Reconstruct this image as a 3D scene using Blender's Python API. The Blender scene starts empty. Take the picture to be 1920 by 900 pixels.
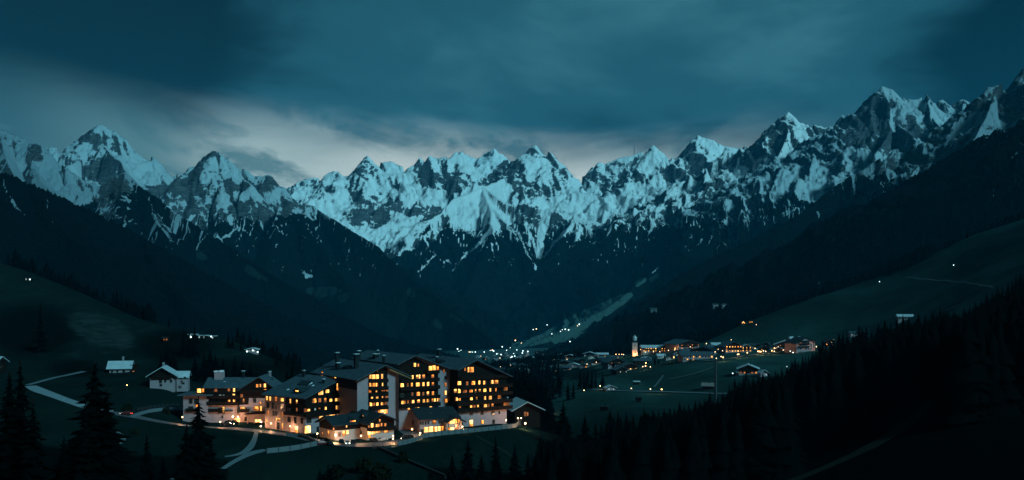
import bpy, bmesh, math, random
import numpy as np
from mathutils import Vector, Matrix

# ------------------------------------------------------------------ camera, sky, sun, exposure
SC = bpy.context.scene
COL = SC.collection
F = 1900.0          # focal length in pixels of a 1920 px wide picture
H0 = 540.0          # row of the horizon
cam_d = bpy.data.cameras.new('camera'); cam = bpy.data.objects.new('camera', cam_d); COL.objects.link(cam)
cam_d.sensor_width = 36.0; cam_d.lens = 36.0 * F / 1920.0
cam_d.shift_y = (H0 - 450.0) / 1920.0
cam_d.clip_start = 0.5; cam_d.clip_end = 60000
cam.location = (0, 0, 0); cam.rotation_euler = (math.radians(90), 0, 0)
SC.camera = cam
SC.view_settings.view_transform = 'Standard'; SC.view_settings.look = 'None'
SC.view_settings.exposure = 0.5; SC.view_settings.gamma = 1.0
SC.cycles.use_denoising = True
SC.cycles.max_bounces = 6; SC.cycles.diffuse_bounces = 3; SC.cycles.volume_bounces = 1
SC.cycles.sample_clamp_indirect = 2.0
SC.cycles.use_light_tree = True

SUN_EL, SUN_AZ = math.radians(31), math.radians(134)    # azimuth from +Y (view direction) clockwise

def make_world():
    w = bpy.data.worlds.new('World'); SC.world = w; w.use_nodes = True
    nt = w.node_tree; N = nt.nodes; L = nt.links; N.clear()
    out = N.new('ShaderNodeOutputWorld'); bg = N.new('ShaderNodeBackground')
    L.new(bg.outputs[0], out.inputs[0])
    sky = N.new('ShaderNodeTexSky'); sky.sky_type = 'NISHITA'; sky.sun_disc = False
    sky.sun_elevation = math.radians(3); sky.sun_rotation = SUN_AZ
    tc = N.new('ShaderNodeTexCoord'); sep = N.new('ShaderNodeSeparateXYZ'); L.new(tc.outputs['Generated'], sep.inputs[0])
    def m(op, a, b=None, c=None):
        n = N.new('ShaderNodeMath'); n.operation = op
        for i, v in enumerate((a, b, c)):
            if v is None: continue
            if isinstance(v, (int, float)): n.inputs[i].default_value = v
            else: L.new(v, n.inputs[i])
        return n.outputs[0]
    # the cloud deck lives on a plane overhead: project the direction on it so the cloud streaks converge to the horizon
    den = m('MAXIMUM', m('ADD', sep.outputs[2], 0.10), 0.02)
    u = m('DIVIDE', sep.outputs[0], den); v = m('DIVIDE', sep.outputs[1], den)
    comb = N.new('ShaderNodeCombineXYZ'); L.new(u, comb.inputs[0]); L.new(v, comb.inputs[1])
    def noise(scale, detail, rough, dist=0.0, off=(0, 0, 0), st=(1, 1, 1)):
        mp = N.new('ShaderNodeMapping'); mp.inputs['Location'].default_value = off; mp.inputs['Scale'].default_value = st
        L.new(comb.outputs[0], mp.inputs[0])
        n = N.new('ShaderNodeTexNoise'); n.inputs['Scale'].default_value = scale; n.inputs['Detail'].default_value = detail
        n.inputs['Roughness'].default_value = rough; n.inputs['Distortion'].default_value = dist
        L.new(mp.outputs[0], n.inputs['Vector']); return n.outputs[0]
    n1 = noise(0.55, 5, 0.52, 0.3, (3.1, 1.2, 0), (1.0, 0.75, 1))
    n2 = noise(1.6, 6, 0.6, 0.4, (7.7, 4.2, 0), (1, 0.8, 1))
    n3 = noise(2.6, 6, 0.62, 0.35, (1.7, 9.2, 0), (1, 0.36, 1))
    az = m('DIVIDE', sep.outputs[0], m('MAXIMUM', sep.outputs[1], 0.05))
    el = sep.outputs[2]
    # the deck's lower edge: higher on the left, lower in the middle, with ragged noise
    edge = m('ADD', 0.136, m('MULTIPLY', m('POWER', m('ABSOLUTE', m('MINIMUM', m('MAXIMUM', az, -1.2), 0.0)), 1.6), 0.17))
    ga = m('DIVIDE', m('SUBTRACT', az, 0.27), 0.11)
    edge = m('ADD', edge, m('MULTIPLY', m('EXPONENT', m('MULTIPLY', m('MULTIPLY', ga, ga), -1.0)), 0.014))
    edge = m('ADD', edge, m('MULTIPLY', m('SUBTRACT', n1, 0.5), 0.06))
    edge = m('ADD', edge, m('MULTIPLY', m('SUBTRACT', n2, 0.5), 0.03))
    def ramp(fac, stops):
        r = N.new('ShaderNodeValToRGB'); L.new(fac, r.inputs[0]); e = r.color_ramp.elements
        while len(e) < len(stops): e.new(0.5)
        for k, (p, c) in enumerate(stops): e[k].position = p; e[k].color = (*c, 1)
        r.color_ramp.interpolation = 'EASE'
        return r.outputs[0]
    mr = N.new('ShaderNodeMapRange'); mr.interpolation_type = 'SMOOTHSTEP'
    L.new(m('SUBTRACT', el, edge), mr.inputs[0])
    mr.inputs[1].default_value = -0.042; mr.inputs[2].default_value = 0.028
    deck = mr.outputs[0]
    # clear band colour, warm grey near the middle of the horizon, dimmer to the sides
    side = m('POWER', m('MINIMUM', m('ABSOLUTE', m('ADD', az, 0.03)), 1.0), 1.5)
    band = ramp(side, [(0.0, (0.58, 0.67, 0.64)), (0.09, (0.36, 0.48, 0.48)), (0.20, (0.080, 0.18, 0.20)), (0.34, (0.026, 0.085, 0.105)), (1.0, (0.018, 0.08, 0.10))])
    tone = m('ADD', m('MULTIPLY', n1, 0.75), m('MULTIPLY', n2, 0.25))
    azc = m('MINIMUM', m('MAXIMUM', m('SUBTRACT', az, 0.06), -0.6), 0.6)
    tone = m('SUBTRACT', m('ADD', tone, 0.02), m('MULTIPLY', m('MULTIPLY', azc, azc), 1.15))
    deckc = ramp(tone, [(0.34, (0.0004, 0.008, 0.012)), (0.50, (0.013, 0.078, 0.112)), (0.63, (0.036, 0.145, 0.190))])
    # wisps in the clear band
    wm = N.new('ShaderNodeMapRange'); L.new(n3, wm.inputs[0]); wm.inputs[1].default_value = 0.50; wm.inputs[2].default_value = 0.64
    wm.inputs[4].default_value = 0.85
    def mix(fac, a, b):
        n = N.new('ShaderNodeMix'); n.data_type = 'RGBA'
        if isinstance(fac, float): n.inputs[0].default_value = fac
        else: L.new(fac, n.inputs[0])
        for i, c in ((6, a), (7, b)):
            if isinstance(c, tuple): n.inputs[i].default_value = (*c, 1)
            else: L.new(c, n.inputs[i])
        return n.outputs[2]
    band2 = mix(wm.outputs[0], band, (0.055, 0.15, 0.175))
    col = mix(deck, band2, deckc)
    vm = N.new('ShaderNodeVectorMath'); vm.operation = 'SCALE'; L.new(sky.outputs[0], vm.inputs[0]); vm.inputs[3].default_value = 0.002
    add = N.new('ShaderNodeVectorMath'); add.operation = 'ADD'; L.new(col, add.inputs[0]); L.new(vm.outputs[0], add.inputs[1])
    L.new(add.outputs[0], bg.inputs[0]); bg.inputs[1].default_value = 0.80
make_world()
sun_d = bpy.data.lights.new('sun', 'SUN'); sun = bpy.data.objects.new('sun', sun_d); COL.objects.link(sun)
sun_d.energy = 2.15; sun_d.angle = math.radians(14); sun_d.color = (0.30, 0.84, 1.0)
sdir = Vector((math.sin(SUN_AZ) * math.cos(SUN_EL), math.cos(SUN_AZ) * math.cos(SUN_EL), math.sin(SUN_EL)))
sun.rotation_euler = sdir.to_track_quat('Z', 'Y').to_euler(); sun.location = (0, 0, 900)

# ------------------------------------------------------------------ small helpers
def tag(o, label=None, cat=None, group=None, kind=None):
    if label: o['label'] = label
    if cat: o['category'] = cat
    if group: o['group'] = group
    if kind: o['kind'] = kind
    return o
def link(o, parent=None):
    COL.objects.link(o)
    if parent: o.parent = parent
    return o
def empty(name, loc, rz=0.0, **k):
    o = bpy.data.objects.new(name, None); o.empty_display_size = 1; link(o); o.location = loc; o.rotation_euler = (0, 0, rz)
    return tag(o, **k)
def P(px, py, Y): return Vector(((px - 960) * Y / F, Y, (H0 - py) * Y / F))

_rs = np.random.RandomState(7)
_perm = np.concatenate([_rs.permutation(256)] * 3).astype(np.int32)
_ang = _rs.rand(256) * 2 * np.pi
_gx, _gy = np.cos(_ang), np.sin(_ang)
def perlin(x, y, seed=0):
    x = x + seed * 17.31; y = y + seed * 5.77
    xi = np.floor(x).astype(np.int64); yi = np.floor(y).astype(np.int64)
    fx = x - xi; fy = y - yi; xi &= 255; yi &= 255
    u = fx * fx * fx * (fx * (fx * 6 - 15) + 10); v = fy * fy * fy * (fy * (fy * 6 - 15) + 10)
    def g(ix, iy, dx, dy):
        h = _perm[_perm[ix & 255] + (iy & 255)]
        return _gx[h] * dx + _gy[h] * dy
    a = g(xi, yi, fx, fy); b = g(xi + 1, yi, fx - 1, fy); c = g(xi, yi + 1, fx, fy - 1); d = g(xi + 1, yi + 1, fx - 1, fy - 1)
    return ((a + u * (b - a)) + v * ((c + u * (d - c)) - (a + u * (b - a)))) * 1.45
def fbm(x, y, o=4, seed=0, gain=0.5):
    s = 0; a = 1; t = 0
    for k in range(o): s = s + a * perlin(x * 2 ** k, y * 2 ** k, seed + k); t += a; a *= gain
    return s / t
def ridged(x, y, o=4, seed=0, gain=0.55):
    s = 0; a = 1; t = 0
    for k in range(o): s = s + a * (1 - 2 * np.abs(perlin(x * 2 ** k, y * 2 ** k, seed + k))); t += a; a *= gain
    return s / t

# ------------------------------------------------------------------ node material kit
class MatB:
    def __init__(s, name):
        s.m = bpy.data.materials.new(name); s.m.use_nodes = True; s.nt = s.m.node_tree; s.N = s.nt.nodes; s.L = s.nt.links
        s.b = s.N['Principled BSDF']; s.tc = s.N.new('ShaderNodeTexCoord')
    def set(s, inp, v):
        i = s.b.inputs[inp]
        if hasattr(v, 'is_output'): s.L.new(v, i)
        elif isinstance(v, tuple) and len(v) == 3: i.default_value = (*v, 1)
        else: i.default_value = v
        return s
    def noise(s, scale, detail=4, rough=0.55, st=None, coord='Object', dist=0, rot=None):
        n = s.N.new('ShaderNodeTexNoise'); n.inputs['Scale'].default_value = scale; n.inputs['Detail'].default_value = detail
        n.inputs['Roughness'].default_value = rough; n.inputs['Distortion'].default_value = dist
        src = s.tc.outputs[coord]
        if st:
            mp = s.N.new('ShaderNodeMapping'); mp.inputs['Scale'].default_value = st; mp.inputs['Rotation'].default_value = rot or (0, 0, 0); s.L.new(src, mp.inputs[0]); src = mp.outputs[0]
        s.L.new(src, n.inputs['Vector']); return n.outputs[0]
    def attr(s, name):
        a = s.N.new('ShaderNodeAttribute'); a.attribute_name = name; return a.outputs['Fac']
    def math(s, op, a, b=None, c=None):
        n = s.N.new('ShaderNodeMath'); n.operation = op
        for i, v in enumerate((a, b, c)):
            if v is None: continue
            if isinstance(v, (int, float)): n.inputs[i].default_value = v
            else: s.L.new(v, n.inputs[i])
        return n.outputs[0]
    def step(s, v, a, b, c=0.0, d=1.0):
        n = s.N.new('ShaderNodeMapRange'); s.L.new(v, n.inputs[0])
        for i, q in enumerate((a, b, c, d)): n.inputs[i + 1].default_value = q
        return n.outputs[0]
    def mix(s, f, a, b):
        n = s.N.new('ShaderNodeMix'); n.data_type = 'RGBA'
        if isinstance(f, (int, float)): n.inputs[0].default_value = f
        else: s.L.new(f, n.inputs[0])
        for i, c in ((6, a), (7, b)):
            if isinstance(c, tuple): n.inputs[i].default_value = (*c, 1)
            else: s.L.new(c, n.inputs[i])
        return n.outputs[2]
    def bump(s, h, strength=0.4, dist=0.05):
        n = s.N.new('ShaderNodeBump'); n.inputs['Strength'].default_value = strength; n.inputs['Distance'].default_value = dist
        s.L.new(h, n.inputs['Height']); s.L.new(n.outputs[0], s.b.inputs['Normal']); return s

def grid_mesh(name, X, Y, Z, mat, attrs, label, smooth=True):
    nr, nc = X.shape
    me = bpy.data.meshes.new(name)
    co = np.stack([X, Y, Z], -1).reshape(-1, 3).astype(np.float32)
    me.vertices.add(nr * nc); me.vertices.foreach_set('co', co.ravel())
    i = np.arange(nr * nc).reshape(nr, nc)
    q = np.stack([i[:-1, :-1], i[:-1, 1:], i[1:, 1:], i[1:, :-1]], -1).reshape(-1, 4)
    n = len(q); me.loops.add(n * 4); me.loops.foreach_set('vertex_index', q.ravel().astype(np.int32))
    me.polygons.add(n); me.polygons.foreach_set('loop_start', np.arange(0, n * 4, 4, dtype=np.int32))
    me.polygons.foreach_set('use_smooth', np.full(n, smooth))
    me.update(calc_edges=True)
    for k, v in attrs.items():
        a = me.attributes.new(k, 'FLOAT', 'POINT'); a.data.foreach_set('value', np.asarray(v, np.float32).ravel())
    me.materials.append(mat)
    o = bpy.data.objects.new(name, me); link(o); tag(o, label=label, kind='structure'); return o

# ------------------------------------------------------------------ mountain material
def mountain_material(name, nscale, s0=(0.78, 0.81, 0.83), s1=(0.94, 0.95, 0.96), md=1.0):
    M = MatB(name)
    nf = M.noise(nscale, 6, 0.68); ns = M.noise(nscale * 5.0, 4, 0.7, st=(0.7, 0.7, 1.3))
    nn = M.math('ADD', M.math('MULTIPLY', M.math('SUBTRACT', nf, 0.5), 0.9), M.math('MULTIPLY', M.math('SUBTRACT', ns, 0.5), 1.2))
    nz_ = M.noise(nscale * 11.0, 5, 0.75, st=(1, 1, .7)); strat = M.noise(nscale * 2.4, 7, 0.8, st=(.5, .5, 3.4), dist=.8, rot=(0, .45, 0))
    nn = M.math('ADD', nn, M.math('ADD', M.math('MULTIPLY', M.math('SUBTRACT', nz_, 0.5), 1.5), M.math('MULTIPLY', M.math('SUBTRACT', strat, 0.5), 2.6)))
    snow = M.step(M.math('ADD', M.attr('snow'), nn), -0.14, 0.30)
    nt_ = M.noise(nscale * 3.6, 5, 0.78, st=(1.6, .45, .45))
    forest = M.step(M.math('ADD', M.attr('forest'), M.math('MULTIPLY', M.math('SUBTRACT', nt_, 0.5), 3.4)), -0.05, 0.12)
    rock = M.mix(M.step(strat, .34, .66), (0.010, 0.018, 0.022), (0.20, 0.21, 0.22)); rock = M.mix(M.step(nz_, .42, .6, 0, .6), rock, (0.030, 0.040, 0.045))
    base = M.mix(snow, rock, M.mix(M.noise(nscale * .5, 4), s0, s1))
    fo = M.mix(M.step(M.noise(nscale * 7, 5, 0.75, st=(1.2, 1.2, .6)), .36, .66), (0.0005, 0.0012, 0.0012), (0.0095, 0.0135, 0.0120))
    base = M.mix(forest, base, fo)
    mead = M.step(M.math('ADD', M.attr('meadow'), M.math('MULTIPLY', M.math('SUBTRACT', nf, 0.5), 0.8)), -0.05, 0.15)
    base = M.mix(mead, base, M.mix(M.noise(nscale * 3, 5), (0.012 * md, 0.026 * md, 0.025 * md), (0.026 * md, 0.044 * md, 0.040 * md)))
    M.set('Base Color', base).set('Roughness', 0.9); M.b.inputs['Specular IOR Level'].default_value = 0.0
    M.bump(M.noise(nscale * 2.2, 9, 0.72), 1.0, 34.0)
    return M.m

def seg_fields(X, Y, nodes, slope_l, slope_r, arc0=0.0):
    """highest roof surface over a poly-line of world points; returns height, along-ridge coordinate and distance"""
    H = np.full(X.shape, -1e9); A = np.zeros(X.shape); D = np.full(X.shape, 1e9)
    arc = arc0
    for (a, b) in zip(nodes[:-1], nodes[1:]):
        ax, ay, az = a; bx, by, bz = b
        dx, dy = bx - ax, by - ay; L2 = dx * dx + dy * dy; L = math.sqrt(L2)
        t = np.clip(((X - ax) * dx + (Y - ay) * dy) / L2, 0, 1)
        qx = X - (ax + t * dx); qy = Y - (ay + t * dy); d = np.sqrt(qx * qx + qy * qy)
        h = az + t * (bz - az) - slope_l * d * (1 - 0.16 * np.minimum(d, 1500) / 1500)
        k = h > H
        H = np.where(k, h, H); A = np.where(k, arc + t * L, A); D = np.where(k, d, D)
        arc += L
    return H, A, D

def pd_line(PX, PY, pts, w):
    """signed closeness (1 at the line, 0 at w pixels, negative outside) to a poly-line traced on the slope"""
    best = np.full(PX.shape, 1e9)
    for (a, b) in zip(pts[:-1], pts[1:]):
        dx, dy = b[0] - a[0], b[1] - a[1]; L2 = dx * dx + dy * dy + 1e-9
        t = np.clip(((PX - a[0]) * dx + (PY - a[1]) * dy) / L2, 0, 1)
        ww = (a[2] if len(a) > 2 else w) * (1 - t) + (b[2] if len(b) > 2 else w) * t
        d = np.hypot(PX - (a[0] + t * dx), PY - (a[1] + t * dy)) / np.maximum(ww, .3)
        best = np.minimum(best, d)
    return 1 - best

TERR = []; LINES = []
def mountain(name, label, px, Yr, ridges, mat, slope, warp, rib, snowline, treeline, soft, seed=0, chutes=(), rocks=(), snows=(), woods=(), meadows=(), rockbias=0.0, floor=-330, facet=2.6, dip=-0.5, crest_noise=5.0, canopy=0.0):
    pxs = np.arange(px[0], px[1] + 0.1, px[2]); Ys = np.arange(Yr[0], Yr[1] + 0.1, Yr[2])
    PX, Y = np.meshgrid(pxs, Ys); X = (PX - 960) / F * Y
    wx = fbm(X / 260, Y / 260, 3, seed) * warp; wy = fbm(X / 260, Y / 260, 3, seed + 9) * warp
    H = np.full(X.shape, -1e9); A = np.zeros(X.shape); D = np.zeros(X.shape)
    for k, r in enumerate(ridges):
        s = slope
        if isinstance(r[0], (int, float)): s = r[0]; r = r[1:]
        nodes = []; lastY = None
        for q in r:
            if len(q) == 3: lastY = q[2]
            nodes.append(tuple(P(q[0], q[1], lastY)))
        # interpolate omitted distances
        idx = [i for i, q in enumerate(r) if len(q) == 3]
        yy = np.interp(range(len(r)), idx, [r[i][2] for i in idx])
        nodes = [tuple(P(q[0], q[1], yv)) for q, yv in zip(r, yy)]
        h, a, d = seg_fields(X + wx, Y + wy, nodes, s, s, k * 3777.0)
        m = h > H; H = np.where(m, h, H); A = np.where(m, a, A); D = np.where(m, d, D)
    lam, amp = rib
    wq = 0.5 * lam
    g = 1 - np.exp(-D / (lam * 0.9))
    As = X + 0.30 * D * perlin(X / 900, Y / 900, seed + 3) + wq * fbm(X / lam, Y / lam, 3, seed + 13) * .6
    r1 = ridged(As / lam, D / (lam * 3.5), 5, seed + 1, .5)
    r2 = ridged(X / lam * .55 + .2 * perlin(X / lam, Y / lam), Y / lam * .55, 6, seed + 5, 0.52)
    H = H - amp * 1.15 * g * (1 - r1) - amp * 0.85 * g * (1 - r2)
    g2 = 1 - np.exp(-D / 40.0)
    H = H - crest_noise * 5.0 * g2 * (0.62 - ridged(X / 95, Y / 95, 5, seed + 8, .68)) + crest_noise * 1.1 * fbm(X / 34, Y / 50, 3, seed + 7, .6)
    Z = np.maximum(H, floor)
    PYv = H0 - F * Z / Y
    # slope of the finished surface
    gx_r, gx_c = np.gradient(X); gy_r, gy_c = np.gradient(Y); gz_r, gz_c = np.gradient(Z)
    nx = gy_r * gz_c - gz_r * gy_c; ny = gz_r * gx_c - gx_r * gz_c; nz = gx_r * gy_c - gy_r * gx_c
    nl = np.sqrt(nx * nx + ny * ny + nz * nz + 1e-9); fx = nx / nl * np.sign(nz)
    for _ in range(3): fx[1:-1, 1:-1] = (fx[1:-1, 1:-1] * 2 + fx[:-2, 1:-1] + fx[2:, 1:-1] + fx[1:-1, :-2] + fx[1:-1, 2:]) / 6
    nzn = np.abs(nz) / np.sqrt(nx * nx + ny * ny + nz * nz + 1e-9)
    alt = (Z - snowline) / soft
    big = fbm(X / 420, Y / 420, 3, seed + 21)
    steep = (nzn - (0.76 + rockbias)) * 5.0
    snow = np.minimum(alt * 0.9 + 0.6 + big * 0.5, 1.6) + np.clip(steep, -2.2, 0.8) + big * 0.6 + np.clip(fx * facet, -1.3, 1.3) + (ridged(As / (lam * .20), D / (lam * 1.5), 3, seed + 91, .6) - 0.25) * 0.45 + (ridged((Z + dip * X + 30 * fbm(X / 150, Y / 150, 2, seed + 93)) / 62, (X - dip * Z) / 420, 3, seed + 95, .55) - 0.3) * 1.0
    ribf = ridged(As / (lam * .30), D / (lam * 3.0), 4, seed + 31, .65)
    forest = (treeline - Z) / (soft * 1.0) + 0.25 + big * 0.9 + (r1 - 0.35) * 1.5 - ribf * 0.8
    gul = np.abs(perlin(As / (lam * .62) + .25 * perlin(X / 90, Y / 90, seed + 81), D / (lam * 6.0) + 7.7, seed + 83))
    dd = np.clip((Z - (treeline - 2.1 * soft)) / (2.1 * soft), 0, 1.4); gw = 0.075 * dd + .0; pick = fbm(X / (lam * 1.6), Y / (lam * 2.5), 2, seed + 85) > -0.02
    gm = np.where(pick & (gw > 0), 1 - gul / np.maximum(gw, 1e-4), -1.0); gk = gm > -0.3
    snow = np.where(gk, np.maximum(snow, 1.7 * gm + .1), snow); forest = np.where(gk, np.minimum(forest, -2.0 * gm + .2), forest)
    for c in chutes:
        cw = pd_line(PX + fbm(X / 50, Y / 50, 3, seed + 71) * 5, PYv, [(q[0], q[1], max(0.75, q[2] * 0.72)) for q in c], 3)
        k = cw > -0.3
        snow = np.where(k, np.maximum(snow, 2.4 * cw + 0.1), snow); forest = np.where(k, np.minimum(forest, -2.8 * cw + 0.1), forest)
    jx = fbm(X / 170, Z / 110, 4, seed + 51, .6) * 26; jy = fbm(X / 170, Z / 110, 4, seed + 57, .6) * 20
    grit = 0.75 + 0.9 * fbm(X / 60, Z / 40, 4, seed + 61, .65)
    for (cx, cy, rx, ry, wt) in rocks:
        e = 1 - np.sqrt(((PX + jx - cx) / rx) ** 2 + ((PYv + jy - cy) / ry) ** 2); snow = snow - 1.5 * wt * np.clip(e * 1.9, 0, 1) * grit
    for (cx, cy, rx, ry, wt) in snows:
        e = 1 - np.sqrt(((PX + jx - cx) / rx) ** 2 + ((PYv + jy - cy) / ry) ** 2); e = np.clip(e * 1.9, 0, 1)
        snow = snow + wt * e; forest = forest - wt * 1.2 * e
    for (cx, cy, rx, ry, wt) in woods:
        e = 1 - np.sqrt(((PX + jx - cx) / rx) ** 2 + ((PYv + jy - cy) / ry) ** 2); e = np.clip(e * 1.6, 0, 1)
        forest = forest + wt * e * (0.55 + 0.9 * np.clip(ribf + .3, 0, 1)); snow = snow - wt * .25 * e
    sp = perlin(X / 8, Y / 60, seed + 101) + .6 * perlin(X / 26, Y / 120, seed + 103); den = fbm(X / 190, Y / 260, 3, seed + 105)
    fall = np.clip((Z - (treeline - 3.4 * soft)) / (3.4 * soft), 0, 1)
    sk = (sp > 1.16 - 0.66 * fall - .35 * den) & (fall > 0) & (forest > -.3) & (Z < treeline + 3 * soft)
    forest = np.where(sk, -1.1, forest); snow = np.where(sk, np.maximum(snow, 0.9), snow)
    mead = np.full(X.shape, -1.0)
    for pts in meadows:
        mead = np.maximum(mead, np.clip(pd_line(PX, PYv, pts, 10) * 2.0, -1, 1))
    if canopy:
        Z = Z + canopy * np.clip(forest, 0, 1) * (mead < 0) * (np.abs(perlin(X / 9, Y / 14, seed + 40)) + .5 * np.abs(perlin(X / 4, Y / 7, seed + 41))) * 1.6
    TERR.append((pxs, Ys, Z)); LINES.append((name, ridges))
    return grid_mesh(name, X, Y, Z, mat, {'snow': snow, 'forest': forest, 'meadow': mead}, label)
MAT_M = mountain_material('mountain_rock_and_snow', 0.011, md=2.9)
MAT_N = mountain_material('valley_side_rock_and_dimmed_snow', 0.018, (0.24, 0.33, 0.38), (0.42, 0.50, 0.54))  # darkest snow copy: dimming toward the frame edges is put into its colour
MAT_S = mountain_material('side_peak_rock_and_dimmed_snow', 0.012, (0.36, 0.45, 0.50), (0.60, 0.67, 0.70))  # same snow in a dimmer copy, edge darkening painted into the albedo

mountain('mountain', 'faint pinkish snow peaks farthest away behind the middle ridge', (760, 1110, 2.2), (12400, 13500, 20), [
    [(760, 345, 13200), (800, 318), (835, 300), (852, 290), (866, 283), (880, 292), (892, 298), (905, 289), (926, 277), (940, 287), (955, 298), (985, 318), (1040, 345, 13000)],
    [(866, 283, 13200), (860, 320, 12700)], [(926, 277, 13200), (935, 330, 12600)]],
    MAT_M, 0.75, 20, (160, 60), 300, -900, 300, 3, rockbias=0.050, crest_noise=9, floor=300)

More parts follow.
